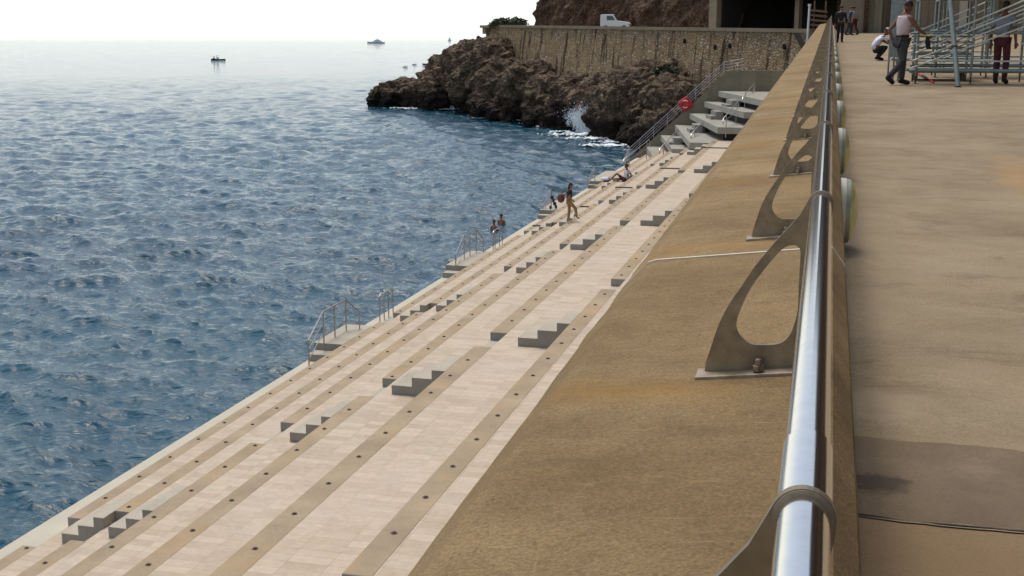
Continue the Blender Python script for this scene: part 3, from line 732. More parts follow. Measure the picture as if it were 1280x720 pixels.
MB().prism([WL - wn * 3 - wu * 0 + Vector((0, 0, -14)), WL + wn * 1.5 + Vector((0, 0, -14)), WL + Vector((0, 0, -.0)), WL - wn * 3], [WL - wn * 3 + wu * .6 + Vector((0, 0, -14)), WL + wn * 1.5 + wu * .6 + Vector((0, 0, -14)), WL + wu * .6, WL - wn * 3 + wu * .6]).build('end_return', M['wall'], sw)
def wbox(a, b, n0, n1, z0, z1):  # box in wall frame: a,b along, n0..n1 outwards
    ps = []
    for zz in (z0, z1):
        ps.append([WL + wu * a + wn * n0, WL + wu * b + wn * n0, WL + wu * b + wn * n1, WL + wu * a + wn * n1])
    Lw = wd.length; f = lambda s_: ztL + (ztR - ztL) * s_ / Lw
    bb = [Vector((p.x, p.y, f(s_) + z0)) for p, s_ in zip(ps[0], (a, b, b, a))]; tt = [Vector((p.x, p.y, f(s_) + z1)) for p, s_ in zip(ps[1], (a, b, b, a))]
    return MB().prism(bb, tt)
LW = wd.length
wbox(-.2, LW, -.5, .22, .0, .32).build('coping', M['coping'], sw)
wbox(-1.0, 2.0, -3, .9, -.1, .25).build('coping', M['coping'], sw)
wbox(-.8, .3, -1, .6, -.9, -.1).build('corbel', M['coping'], sw)
for t_, dz in ((.835, 1.3), (.80, 1.5), (.72, 1.0), (.955, 1.2), (.10, 4.6)):
    p = WL.lerp(WR, t_); q = Vector((p.x, p.y, p.z - dz)) + wn * (.1 * dz + .14)
    MB().ell(q, (.17, .14, .26), 10, 7).build('weep_hole', M['dark'], sw)
# road behind the wall (follows the promenade level)
Q = [WL - wu * 1, WR + wu * 8, WR + wu * 8 - wn * 14, WL - wu * 1 - wn * 14]
struct(MB().prism([Vector((p.x, p.y, p.z - 3.0)) for p in Q], [Vector((p.x, p.y, p.z - .05)) for p in Q]).build('road', M['coping']))
# cliff above the road
def t_for(px, back):
    best = min(range(0, 1000), key=lambda i: abs(px_of(WL.lerp(WR, i / 1000) - wn * back) - px)); return best / 1000
def px_of(p):
    q = np.array([p.x, p.y, p.z - CZ]); return 640 + F * (q @ _rt) / (q @ _fw)
tb = t_for(895, 6.0)
ca = WL - wn * 9 - wu * 3.5; cb = WL.lerp(WR, tb + .01) - wn * 8.0
struct(rock_sheet('cliff', [(ca.x, ca.y), (WL.lerp(WR, .35) - wn * 8.5).xy[:], (cb.x, cb.y)] if False else [tuple(ca.xy), tuple((WL.lerp(WR, .35) - wn * 8.5).xy), tuple(cb.xy)], lambda t: 8, lambda t: 15 + 26 * min(1, t * 2.4 + .02), 150, 60, 1.6, M['cliff'], 3))
# building with a black vehicle opening
gb = thing('covered_car_park', tuple(cb), 'concrete building with a wide black opening above the stone sea wall', 'building')
def gbox(a, b, n0, n1, z0, z1): return wbox(LW * a, LW * b, n0, n1, z0, z1)
gbox(tb - .02, tb, -6.6, -6.0, -.2, 3.4).build('side_pier', M['facade'], gb)
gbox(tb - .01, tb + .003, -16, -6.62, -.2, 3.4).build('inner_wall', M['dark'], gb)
gbox(tb + .14, tb + .15, -9, -8.6, -.2, 3.4).build('pillar', M['facade'], gb)
gbox(1.03, 1.06, -6.6, -6.0, -.2, 3.4).build('side_pier', M['facade'], gb)
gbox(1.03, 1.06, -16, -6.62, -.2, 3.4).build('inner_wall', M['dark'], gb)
gbox(tb - .02, 1.06, -16, -5.9, 3.4, 14).build('upper_wall', M['facade'], gb)
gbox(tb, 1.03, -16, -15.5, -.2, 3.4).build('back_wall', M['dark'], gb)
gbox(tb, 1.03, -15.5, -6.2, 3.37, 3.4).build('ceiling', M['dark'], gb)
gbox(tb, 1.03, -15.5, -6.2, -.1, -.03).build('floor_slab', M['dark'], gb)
for k in range(6):
    a = tb + .02 + k * .045
    fo = gbox(a, a + .022, -5.92, -5.80, 7.5, 9.6).build('window', M['facade'], gb); gbox(a + .002, a + .02, -5.83, -5.78, 7.6, 9.5).build('pane', M['glass'], fo)
# white post and timber steps where the wall meets the promenade
p0 = atY(1009, 48, 97); po = thing('white_post', tuple(p0), 'thin white post at the corner where the stone wall meets the parapet', 'post')
MB().tube([p0 - Vector((0, 0, 1)), atY(1012, 8, 97)], .09, 10).build('shaft', M['white'], po); MB().tube([atY(1012, 8, 97), atY(1012, 5, 97)], .13, 10).build('cap', M['white'], po)
ts = thing('timber_stack', tuple(atY(1020, 50, 98)), 'weathered timber slats stacked behind the white post', 'timber stack')
for k in range(6):
    a, b = atY(1013, 44 - k * 6, 98.5), atY(1034, 46 - k * 6, 98.5)
    MB().prism([a, b, b + Vector((0, .8, 0)), a + Vector((0, .8, 0))], [v + Vector((0, 0, .16)) for v in (a, b, b + Vector((0, .8, 0)), a + Vector((0, .8, 0)))]).build('plank', M['wood'], ts)
for px in (1016, 1030):
    a = atY(px, 50, 99.2); MB().box(a.x - .06, a.x + .06, 99.1, 99.3, a.z - 1.2, a.z + 3).build('upright', M['wood'], ts)
bs = thing('sloping_buttress', tuple(atY(995, 60, 97.6)), 'dark slanting concrete strut at the right end of the stone wall', 'buttress')
a, b = atY(991, 41, 97.2), atY(1004, 66, 97.2); MB().prism([a, a + Vector((.5, 0, 0)), b + Vector((.5, 0, 0)), b], [v + Vector((0, .5, 0)) for v in (a, a + Vector((.5, 0, 0)), b + Vector((.5, 0, 0)), b)]).build('strut', M['stud'], bs)
# bush at the left end of the road
def bush(name, c, r, n, lab, cat='bush', m='leaf'):
    t = thing(name, tuple(c), lab, cat); mb = MB()
    for i in range(n):
        d = Vector(rng.normal(size=3)); d.normalize(); rr2 = r * (rng.random() ** .4) * (.75 + .35 * noise.noise(d * 2 + Vector(c)))
        p = Vector(c) + Vector((d.x * rr2 * 1.4, d.y * rr2, abs(d.z) * rr2 * .8)); u = Vector(rng.normal(size=3)); u.normalize(); v = u.orthogonal().normalized(); s = .10 + .14 * rng.random()
        mb.add([p - u * s, p + v * s * .6, p + u * s, p - v * s * .6], [(0, 1, 2, 3)])
    mb.build('foliage', M[m], t); MB().tube([Vector(c) - Vector((0, 0, .5)), Vector(c) + Vector((.05, 0, r * .4))], .06, 8).build('stem', M['wood'], t)
p = atY(628, 32, 158); bush('bush', p, 1.6, 1400, 'dark low bush above the left end of the stone wall')
p = atY(645, 31, 158); bush('bush', p, 1.5, 1200, 'second dark bush above the stone wall, right of the first')
p = atY(833, 92, 114.5); bush('bush', p, 1.2, 1300, 'nearly black shrub hanging on the rock against the stone wall')

# promenade end: stone wall with pale pillars, right-hand cliff
pe = thing('promenade_end_wall', (6, 90, rz(90, 1.73)), 'tan stone wall with pale pillars closing the far end of the promenade', 'wall')
struct_y = 90
MB().box(.6, DX + 1, 90, 90.6, rz(90, 1.8), rz(90, 1.73) + 3.4).build('wall_panel', M['facade'], pe)
for x, w_, m_ in ((2.2, .25, 'cliff'), (2.9, .5, 'endwall'), (3.7, .22, 'stud'), (4.5, .5, 'kerb'), (6.5, .5, 'endwall'), (8.5, .5, 'kerb'), (10.5, .5, 'endwall')):
    MB().box(x, x + w_, 89.6, 89.99, rz(89.6, 1.8), rz(90, 1.73) + 3.5).build('pillar', M[m_], pe)
MB().box(.4, DX + 1, 89.5, 90.7, rz(90, 1.73) + 3.4, rz(90, 1.73) + 3.7).build('coping', M['coping'], pe)
struct(rock_sheet('cliff', [(.4, 100), (8, 99), (15.0, 92), (15.6, 60), (15.8, 20), (16, -25)], lambda t: 9, lambda t: 38 - 8 * t, 190, 46, 2.2, M['cliff'], 8, lean=-.0))

# ------------------------------------------------------------------ van on the road
def van():
    p = atY(770, 36, 139); z = p.z - .25; t = thing('white_pickup', (p.x, p.y, z), 'small white pickup parked on the road above the stone wall', 'pickup')
    X = lambda a: p.x + a
    prof = [(-1.7, .35), (-1.7, 1.75), (-1.55, 1.85), (-.2, 1.85), (.25, 1.15), (1.35, 1.0), (1.6, .85), (1.65, .35)]
    body = MB().prism([(X(a), p.y - .8, z + b) for a, b in prof], [(X(a), p.y + .8, z + b) for a, b in prof]).build('body', M['white'], t, bevel=.05)
    MB().prism([(X(a), p.y - .815, z + b) for a, b in [(-.95, 1.2), (-.95, 1.68), (-.3, 1.68), (.02, 1.2)]], [(X(a), p.y - .803, z + b) for a, b in [(-.95, 1.2), (-.95, 1.68), (-.3, 1.68), (.02, 1.2)]]).build('side_window', M['glass'], t)
    MB().prism([(X(-.15), p.y - .68, z + 1.8), (X(-.15), p.y + .68, z + 1.8), (X(.27), p.y + .68, z + 1.17), (X(.27), p.y - .68, z + 1.17)], [(X(-.12), p.y - .68, z + 1.82), (X(-.12), p.y + .68, z + 1.82), (X(.30), p.y + .68, z + 1.19), (X(.30), p.y - .68, z + 1.19)]).build('windscreen', M['glass'], t)
    MB().box(X(1.5), X(1.69), p.y - .75, p.y + .75, z + .4, z + .55).build('bumper', M['rubber'], t)
    for dy in (-.62, .62): MB().ell((X(1.56), p.y + dy, z + .8), (.08, .13, .09)).build('headlight', M['lampw'], t, smooth=True)
    for a in (-1.05, 1.05):
        for dy in (-.82, .64):
            wh = MB().tube([(X(a), p.y + dy, z + .32), (X(a), p.y + dy + .18, z + .32)], .32, 20).build('wheel', M['rubber'], t); MB().tube([(X(a), p.y + dy - .01, z + .32), (X(a), p.y + dy + .03, z + .32)], .17, 16).build('rim', M['greyp'], wh)
van()

# ------------------------------------------------------------------ boats
def hull(mb, L, W, H, c, rot=0, sheer=.35, z0=-.25):
    st = []; n = 9
    for i in range(n):
        t = i / (n - 1); x = -L / 2 + L * t; ww = W / 2 * (1 - max(0, (t - .45) / .55) ** 2.2) * (.85 + .15 * min(1, t * 4)); top = H * (1 + sheer * t * t)
        st.append([(x, -ww, top), (x + (.0 if t < .9 else -.0), -ww * .72, z0 + .1), (x, 0, z0), (x, ww * .72, z0 + .1), (x, ww, top)])
    vs = [v for s in st for v in s]; fs = []
    for i in range(n - 1):
        for j in range(4): fs.append((i * 5 + j, (i + 1) * 5 + j, (i + 1) * 5 + j + 1, i * 5 + j + 1))
        fs.append((i * 5 + 4, (i + 1) * 5 + 4, (i + 1) * 5, i * 5))
    fs.append((0, 1, 2, 3, 4)); fs.append(tuple((n - 1) * 5 + j for j in range(5)))
    return mb.add(vs, fs)
def boat(name, px, py, L, lab, cat, kind, rot=0, hm='navy'):
    p = at(px, py, 0); Mx = Matrix.Translation((p.x, p.y, 0)) @ Matrix.Rotation(PS + rot, 4, 'Z'); t = thing(name, (p.x, p.y, 0), lab, cat)
    P = lambda mb, n_, m_, par=t, **k: mb.xf(Mx).build(n_, M[m_], par, **k)
    P(hull(MB(), L, L * .28, L * .085, p), 'hull', hm)
    if kind == 'fish':
        c = P(MB().prism([(-L * .12, -.7, L * .08), (L * .05, -.7, L * .08), (L * .05, .7, L * .08), (-L * .12, .7, L * .08)], [(-L * .10, -.6, L * .22), (L * .03, -.6, L * .22), (L * .03, .6, L * .22), (-L * .10, .6, L * .22)]), 'cabin', 'white')
        P(MB().box(-L * .09, L * .02, -.68, -.62, L * .14, L * .19), 'window', 'glass', c)
        P(MB().box(-L * .16, L * .08, -.8, .8, L * .30, L * .315), 'canopy', 'navy')
        P(MB().tube([(-L * .12, 0, L * .2), (-L * .12, 0, L * .36)], .07, 8), 'mast', 'navy')
        P(MB().box(-L * .46, -L * .18, -L * .08, L * .08, L * .08, L * .13), 'deck_gear', 'charcoal')
        P(MB().tube([(-L * .3, 0, L * .13), (-L * .3, 0, L * .28)], .16, 8, radii=[.3, .18]), 'person_on_deck' if False else 'winch', 'charcoal')
    elif kind == 'yacht':
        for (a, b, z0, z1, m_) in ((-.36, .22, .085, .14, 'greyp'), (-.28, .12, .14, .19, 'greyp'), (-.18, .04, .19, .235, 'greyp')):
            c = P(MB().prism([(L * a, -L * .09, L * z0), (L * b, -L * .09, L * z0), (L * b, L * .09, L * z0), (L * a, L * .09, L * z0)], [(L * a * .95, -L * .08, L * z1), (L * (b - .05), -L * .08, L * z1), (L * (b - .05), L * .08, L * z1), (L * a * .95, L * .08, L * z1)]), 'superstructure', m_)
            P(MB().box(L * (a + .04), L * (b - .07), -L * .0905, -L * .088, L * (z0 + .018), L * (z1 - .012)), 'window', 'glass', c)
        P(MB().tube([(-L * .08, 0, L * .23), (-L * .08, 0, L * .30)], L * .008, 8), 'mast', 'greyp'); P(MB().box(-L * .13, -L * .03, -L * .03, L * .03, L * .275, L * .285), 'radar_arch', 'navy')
    elif kind == 'sail':
        P(MB().tube([(0, 0, .5), (0, 0, L * 1.25)], .09, 8), 'mast', 'greyp')
        P(MB().prism([(.1, 0, 1.3), (.1, 0, L * 1.22), (-L * .42, .2, 1.5)], [(.1, .04, 1.3), (.1, .04, L * 1.22), (-L * .42, .24, 1.5)]), 'mainsail', 'white')
        P(MB().prism([(.2, 0, L * 1.1), (L * .45, 0, 1.1), (.3, .3, 1.3)], [(.2, .04, L * 1.1), (L * .45, .04, 1.1), (.3, .34, 1.3)]), 'jib', 'white')
boat('fishing_boat', 273, 75.5, 6.6, 'small dark motor boat with a canopy, alone on the left of the sea', 'boat', 'fish')
boat('fishing_boat', 535.5, 81, 4.6, 'small dark boat with a short mast off the rocky point', 'boat', 'fish', rot=math.pi)
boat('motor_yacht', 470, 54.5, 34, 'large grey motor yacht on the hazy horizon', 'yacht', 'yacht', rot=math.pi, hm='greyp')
boat('sailing_boat', 562, 51.5, 14, 'faint white sailing boat on the horizon near the headland', 'sailing boat', 'sail', hm='white')
for (px, py, lab) in ((506.5, 84, 'tiny open dinghy left of the boat with a mast'), (518, 81, 'tiny open dinghy just beside the boat with a mast')):
    p = at(px, py, 0); t = thing('dinghy', (p.x, p.y, 0), lab, 'dinghy'); Mx = Matrix.Translation((p.x, p.y, 0)) @ Matrix.Rotation(PS, 4, 'Z')
    hull(MB(), 1.7, .7, .25, p).xf(Mx).build('hull', M['greyp'], t); MB().box(-.15, .1, -.3, .3, .15, .5).xf(Mx).build('thwart', M['charcoal'], t)

# ------------------------------------------------------------------ foam and spray at the foot of the rocks
def foam():
    mb = MB()
    def patch(c, rx, ry, n, amp, thr=.0, rot=PS, lump=.25):
        g = {}; vs = []; 
        N_ = int(n)
        for i in range(N_ + 1):
            for j in range(N_ + 1):
                u, v = -1 + 2 * i / N_, -1 + 2 * j / N_
                q = Vector((u * rx, v * ry, 0)); w_ = Matrix.Rotation(rot, 3, 'Z') @ q + Vector(c)
                d = 1 - (u * u + v * v) ** .5 + .95 * noise.fractal(Vector((w_.x * 1.6, w_.y * 1.1, 0)), .6, 2.2, 6)
                if d > thr: g[(i, j)] = len(vs); vs.append((w_.x, w_.y, .07 + amp * max(0, min(1, d * 1.3)) * (.5 + .8 * abs(noise.noise(w_ * 1.6)))))
        fs = [(g[(i, j)], g[(i + 1, j)], g[(i + 1, j + 1)], g[(i, j + 1)]) for i in range(N_) for j in range(N_) if all(k in g for k in ((i, j), (i + 1, j), (i + 1, j + 1), (i, j + 1)))]
        mb.add(vs, fs)
    for (px, py, rx, ry, amp) in ((733, 170, 5.2, 2.6, .3), (738, 164, 2.6, 1.8, 1.2), (748, 175, 4.2, 2.2, .3), (716, 170, 3.4, 1.8, .22), (765, 183, 4, 2.4, .15), (768, 179, 2.6, 1.5, .2), (684, 160, 1.6, 1.0, .25), (650, 152, 1.8, 1.1, .3), (583, 138, 2.4, 1.8, .6), (560, 138, 2, 1.3, .2), (505, 136, 3, 1.2, .15), (525, 137, 2.5, 1.2, .15), (795, 184, 2.5, 1.6, .2), (665, 156, 1.6, .9, .2), (700, 166, 1.6, .9, .2), (600, 149, 1.6, 1, .2), (785, 178, 2, 1, .2)):
        patch(at(px, py, 0), rx, ry, 130, amp, .46)
    o = mb.build('sea_foam', M['foam'], smooth=True); tag(o, 'white foam washing round the foot of the rocks', 'foam', kind='stuff')
    mb = MB(); b = at(736, 168, 0)
    for k in range(12000):
        t = rng.random() ** 1.4; jet = rng.integers(0, 9); a = (jet - 4) * .26 + rng.normal(0, .10); h = t * (3.5 - .30 * abs(jet - 5)) * (.8 + .25 * rng.random())
        p = Vector((b.x + math.sin(a) * h * 1.1 + rng.normal(0, .42 + .10 * h), b.y + rng.normal(0, .5), .2 + h + rng.normal(0, .12)))
        s = (.014 + .05 * rng.random() ** 4) * (1.7 - t * .9); mb.ell(p, (s, s, s * 1.3), 5, 4)
    o = mb.build('wave_spray', M['foam'], smooth=True); tag(o, 'white spray bursting up against the dark cave in the rocks', 'spray', kind='stuff')
foam()

# ------------------------------------------------------------------ people
def skin(name, chains, rad, m, parent, sub=2, extra=None):
    """chains: list of joint-name lists sharing joints in J ; rad: joint -> radius"""
    J = rad['_J']; names = []; edges = []
    for ch in chains:
        for a in ch:
            if a not in names: names.append(a)
        edges += [(a, b) for a, b in zip(ch[:-1], ch[1:])]
    me = bpy.data.meshes.new(name); me.from_pydata([tuple(J[a]) for a in names], [(names.index(a), names.index(b)) for a, b in edges], [])
    o = bpy.data.objects.new(name, me); col.objects.link(o)
    md = o.modifiers.new('s', 'SKIN'); md.use_smooth_shade = True
    for i, a in enumerate(names):
        sv_ = me.skin_vertices[0].data[i]; r_ = rad[a]; sv_.radius = (r_, r_) if not hasattr(r_, '__len__') else r_; sv_.use_root = (i == 0)
    o.modifiers.new('u', 'SUBSURF').levels = sub
    bake(o)
    if extra is not None:
        bm = bmesh.new(); bm.from_mesh(o.data); e = bpy.data.meshes.new('e'); e.from_pydata([tuple(v) for v in extra.v], [], extra.f); bm.from_mesh(e); bmesh.ops.recalc_face_normals(bm, faces=bm.faces); bm.to_mesh(o.data); bm.free()
    for p in o.data.polygons: p.use_smooth = True
    o.data.materials.clear(); o.data.materials.append(m); o.parent = parent; return o

def person(loc, yaw, J, label, top='whitec', bottom='charcoal', shoes='black', hair='hair', skinm='skin', sleeve='half', cap=None, shorts=False, scale=1.0, belt=None, group=None, longhair=False, barefoot=False, bare_top=False):
    J = {k: Vector(v) for k, v in J.items()}
    for s_ in 'LR':
        J['sh' + s_]; 
    t = thing('person', loc, label, 'person', group); t.rotation_euler = (0, 0, yaw); t.scale = (scale,) * 3
    rad = dict(pel=.115, spi=.115, che=.135, nec=.055, hd0=.05, hipL=.085, hipR=.085, knL=.056, knR=.056, anL=.038, anR=.038, shL=.062, shR=.062, elL=.04, elR=.04, wrL=.028, wrR=.028, toL=.032, toR=.032)
    rad['_J'] = J
    fwd = (J['face'] - J['head']).normalized() if 'face' in J else Vector((0, 1, 0))
    up = (J['head'] - J['nec']).normalized(); side = fwd.cross(up).normalized(); fwd = up.cross(side).normalized() * 1.0
    Rm = Matrix((side, fwd, up)).transposed()
    ex = MB(); H = J['head']
    ex.ell(H, (.072, .092, .115), 16, 12, Rm); ex.ell(H + Rm @ Vector((0, .055, -.06)), (.05, .05, .05), 10, 8, Rm)
    ex.ell(H + Rm @ Vector((0, .098, -.012)), (.011, .018, .022), 8, 6, Rm)           # nose
    for q in (-1, 1):
        ex.ell(H + Rm @ Vector((q * .074, 0, -.005)), (.01, .02, .03), 8, 6, Rm); ex.ell(H + Rm @ Vector((q * .03, .086, .012)), (.012, .006, .007), 8, 6, Rm)
    ex.ell(H + Rm @ Vector((0, .094, -.052)), (.022, .008, .006), 8, 6, Rm)
    for s_ in 'LR':                                                                  # palms and fingers
        wv = J['wr' + s_]; d = (wv - J['el' + s_]).normalized(); d = (J['ha' + s_] - wv).normalized() if 'ha' + s_ in J else d
        pv = d.orthogonal().normalized(); pn = d.cross(pv)
        ex.tube([wv - d * .01, wv + d * .04, wv + d * .09], .03, 8, radii=[.026, .036, .034])
        for f in range(4):
            o_ = pv * (-.027 + .018 * f); L_ = (.062, .074, .07, .054)[f]
            ex.tube([wv + d * .08 + o_, wv + d * (.08 + L_ * .5) + o_ * 1.05 + pn * .008, wv + d * (.08 + L_ * .9) + o_ + pn * .03], .009, 6, radii=[.010, .0095, .007])
        ex.tube([wv + d * .02 - pv * .022, wv + d * .05 - pv * .05, wv + d * .085 - pv * .058 + pn * .01], .01, 6, radii=[.014, .012, .008])
    body = skin('body', [['pel', 'spi', 'che', 'nec', 'hd0'], ['pel', 'hipL', 'knL', 'anL', 'toL'], ['pel', 'hipR', 'knR', 'anR', 'toR'], ['che', 'shL', 'elL', 'wrL'], ['che', 'shR', 'elR', 'wrR']], rad, M[skinm], t, extra=ex)
    g = lambda k, f: {a: ((b * f if a != '_J' else b)) for a, b in rad.items()}
    if not bare_top:
        r2 = g(0, 1.16); 
        JJ = dict(J); r2['_J'] = JJ
        if sleeve == 'half':
            for s_ in 'LR': JJ['el' + s_] = J['sh' + s_].lerp(J['el' + s_], .72); r2['el' + s_] = .058
        JJ['col'] = J['che'].lerp(J['nec'], .5); r2['col'] = .105; JJ['hem'] = J['pel'] + (J['pel'] - J['spi']).normalized() * .03; r2['hem'] = .15; r2['pel'] = .15
        arm = [['che', 'shL', 'elL'], ['che', 'shR', 'elR']] if sleeve == 'half' else [['che', 'shL', 'elL', 'wrL'], ['che', 'shR', 'elR', 'wrR']]
        if sleeve == 'none': arm = [['che', 'shL'], ['che', 'shR']]
        skin('shirt', [['pel', 'spi', 'che', 'col']] + arm, r2, M[top], t)
    r3 = g(0, 1.22); JJ = dict(J); r3['_J'] = JJ; r3['pel'] = .128; r3['hipL'] = r3['hipR'] = .10
    if shorts:
        for s_ in 'LR': JJ['kn' + s_] = J['hip' + s_].lerp(J['kn' + s_], .75); r3['kn' + s_] = .085
        skin('shorts', [['pel', 'hipL', 'knL'], ['pel', 'hipR', 'knR']], r3, M[bottom], t)
    else:
        r3['anL'] = r3['anR'] = .062; r3['knL'] = r3['knR'] = .078
        skin('trousers', [['pel', 'hipL', 'knL', 'anL'], ['pel', 'hipR', 'knR', 'anR']], r3, M[bottom], t)
    if not barefoot:
        for s_ in 'LR':
            a, b = J['an' + s_], J['to' + s_]; MB().tube([a + (a - b) * .35 + Vector((0, 0, -.03)), a + Vector((0, 0, -.01)), a.lerp(b, .6), b, b + (b - a) * .12], .05, 10, radii=[.035, .055, .05, .045, .025]).build('shoe', M[shoes], t, smooth=True, local=True)
    hb = MB()
    hb.ell(H + Rm @ Vector((0, -.015, .028)), (.084, .10, .10), 16, 10, Rm)
    if longhair: hb.ell(H + Rm @ Vector((0, -.07, -.07)), (.085, .055, .15), 14, 9, Rm)
    hb.build('hair', M[hair], t, smooth=True, local=True)
    if cap:
        cb_ = MB().ell(H + Rm @ Vector((0, -.004, .05)), (.092, .108, .09), 16, 10, Rm); cb_.tube([H + Rm @ Vector((0, .08, .055)), H + Rm @ Vector((0, .165, .045))], .05, 10, radii=[.07, .05]).build('cap', M[cap], t, smooth=True, local=True)
    if belt: MB().tube([J['pel'] + Vector((0, 0, .055)), J['pel'] + Vector((0, 0, .095))], .143, 20).build('belt', M[belt], t, smooth=True, local=True)
    return t
# --- man with the pale pink top, seen from behind, walking towards the scaffold (local +y is the way he faces)
def stand(step=0, lean=0, **kw):
    J = dict(pel=(0, 0, .95), spi=(0, .01, 1.12), che=(0, .02 + lean * .5, 1.34), nec=(0, .02 + lean, 1.49), hd0=(0, .03 + lean, 1.57), head=(0, .05 + lean, 1.65), face=(0, .2 + lean, 1.64),
             hipL=(-.09, 0, .90), hipR=(.09, 0, .90), knL=(-.10, .06 + step * .5, .50), knR=(.10, .06 - step * .3, .50), anL=(-.10, step, .09), anR=(.10, -step, .09), toL=(-.12, step + .17, .035), toR=(.12, -step + .17, .035),
             shL=(-.19, .02 + lean, 1.40), shR=(.19, .02 + lean, 1.40), elL=(-.25, -.02, 1.12), elR=(.25, -.02, 1.12), wrL=(-.26, .07, .88), wrR=(.26, .07, .88))
    J.update(kw); return J
D1 = lambda px, py: tuple(atR(px, py, 1.722))
person(D1(1124, 106), R(-62), stand(0, 0, knL=(-.1, .12, .5), anL=(-.09, .10, .085), toL=(-.10, .28, .035), knR=(.08, .0, .49), anR=(.07, -.32, .16), toR=(.08, -.20, .04),
       shR=(.2, .05, 1.42), elR=(.24, .22, 1.17), wrR=(.2, .45, 1.06), elL=(-.24, -.18, 1.16), wrL=(-.2, -.10, .93), head=(0, .10, 1.66), face=(0, .25, 1.6)),
       'man in pale pink vest and dark jeans striding beside the scaffold tubes', top='pinkw', bottom='charcoal', skinm='skind', sleeve='none', belt='black', scale=1.06)
# tool bag in his hand
L = Vector(D1(1126, 106)); t = thing('black_pouch', tuple(L + Vector((.52, .1, 1.0))), 'black tool hanging from the hand of the man in the pink vest', 'tool')
MB().tube([L + Vector((.50, .0, 1.08)), L + Vector((.52, .0, .95)), L + Vector((.55, 0, .80))], .05, 10, radii=[.03, .06, .045]).build('holster', M['black'], t, smooth=True); MB().tube([L + Vector((.36, .0, 1.12)), L + Vector((.52, 0, 1.10)), L + Vector((.62, 0, 1.12))], .022, 8).build('handle', M['lampy'], t)
# crouching man
person(D1(1097, 75.5), R(-70), dict(pel=(0, -.16, .34), spi=(0, -.10, .52), che=(0, .05, .72), nec=(0, .17, .84), hd0=(0, .21, .89), head=(0, .27, .95), face=(0, .40, .86),
       hipL=(-.13, -.04, .34), hipR=(.13, -.04, .34), knL=(-.15, .27, .47), knR=(.15, .25, .46), anL=(-.13, .02, .09), anR=(.13, -.06, .10), toL=(-.15, .2, .035), toR=(.15, .12, .035),
       shL=(-.18, .10, .77), shR=(.18, .10, .77), elL=(-.2, .30, .60), elR=(.2, .30, .60), wrL=(-.1, .5, .52), wrR=(.12, .5, .50)),
       'crouching man in a white shirt and pale cap working at the scaffold', top='whitec', bottom='black', skinm='skind', cap='kerb', scale=1.0)
# man at the right edge
person(D1(1249, 104.5), R(-20), stand(.04, .03), 'man in grey shirt and dark maroon trousers at the right of the scaffold', top='greyc', bottom='maroon', skinm='skind', scale=1.05, belt='white')
# far workers at the parapet
person(D1(1049.5, 53), R(-5), stand(.05, .02), 'man in black seen from behind, nearest to the far end of the parapet', top='black', bottom='black', scale=1.05, sleeve='full')
person(D1(1060, 44), R(-100), stand(.15, .1), 'distant worker in blue shirt just right of the man in black', top='blue', bottom='charcoal', scale=1.03)
person(D1(1068, 43.5), R(60), stand(.2, .1), 'distant worker in grey shirt leaning over, right of the blue-shirted worker', top='greyc', bottom='maroon', scale=1.03)
# woman striding on the terrace
pw_ = at(711, 276, CZ - 7.58); 
person(tuple(pw_), R(-78), stand(0, .03, knR=(.1, .30, .60), anR=(.1, .36, .20), toR=(.1, .50, .12), knL=(-.08, .02, .5), anL=(-.07, -.02, .09), elL=(-.2, -.2, 1.18), wrL=(-.15, -.38, 1.08), elR=(.22, .02, 1.14), wrR=(.18, .16, 1.0)),
       'woman in black top and khaki trousers stepping down the terrace with a brown bag', top='black', bottom='khaki', sleeve='half', longhair=True, barefoot=True, scale=.92)
c = pw_ + Vector((-.36, .05, .95)); t = thing('shoulder_bag', tuple(c), 'brown leather bag on the back of the striding woman', 'bag')
MB().ell(c, (.17, .11, .2), 14, 9).build('pouch', M['brownl'], t, smooth=True); MB().tube([c + Vector((.05, 0, .2)), c + Vector((.22, 0, .42)), c + Vector((.38, .02, .35))], .02, 8).build('strap', M['brownl'], t)
# seated person
ps_ = at(781.5, 227, CZ - 8.14)
person(tuple(ps_), R(80), dict(pel=(0, 0, .12), spi=(0, -.05, .30), che=(0, -.08, .50), nec=(0, -.08, .66), hd0=(0, -.07, .73), head=(0, -.05, .82), face=(0, .1, .80),
       hipL=(-.1, .05, .11), hipR=(.1, .05, .11), knL=(-.13, .42, .42), knR=(.12, .45, .12), anL=(-.12, .75, .08), anR=(.12, .88, .07), toL=(-.13, .92, .04), toR=(.13, .98, .16),
       shL=(-.19, -.08, .57), shR=(.19, -.08, .57), elL=(-.25, -.25, .33), elR=(.25, -.25, .33), wrL=(-.24, -.32, .10), wrR=(.24, -.32, .10)),
       'person in white shirt and maroon shorts sitting on the terrace with legs stretched out', top='whitec', bottom='maroon', shorts=True, sleeve='half', skinm='skind', barefoot=True, scale=1.12)
c = at(757, 227, CZ - 8.7); t = thing('beach_bag', tuple(c), 'small white and blue bag lying at the feet of the seated person', 'bag')
MB().ell(c + Vector((0, 0, .14)), (.34, .2, .16), 14, 8).build('sack', M['whitec'], t, smooth=True); MB().ell(c + Vector((.1, -.05, .08)), (.26, .2, .1), 12, 7).build('base', M['navy'], t, smooth=True)
# swimmers
for (px, py, lab, hh) in ((627, 281, 'swimmer with dark hair standing out of the water beyond the ladder hoops', 1.15), (618, 284, 'second swimmer, lower in the water, left of the first', 1.35)):
    p = at(px, py, 0); person((p.x, p.y, -hh), R(160), stand(0, 0), lab, bottom='black', shorts=True, bare_top=True, barefoot=True, group=None)
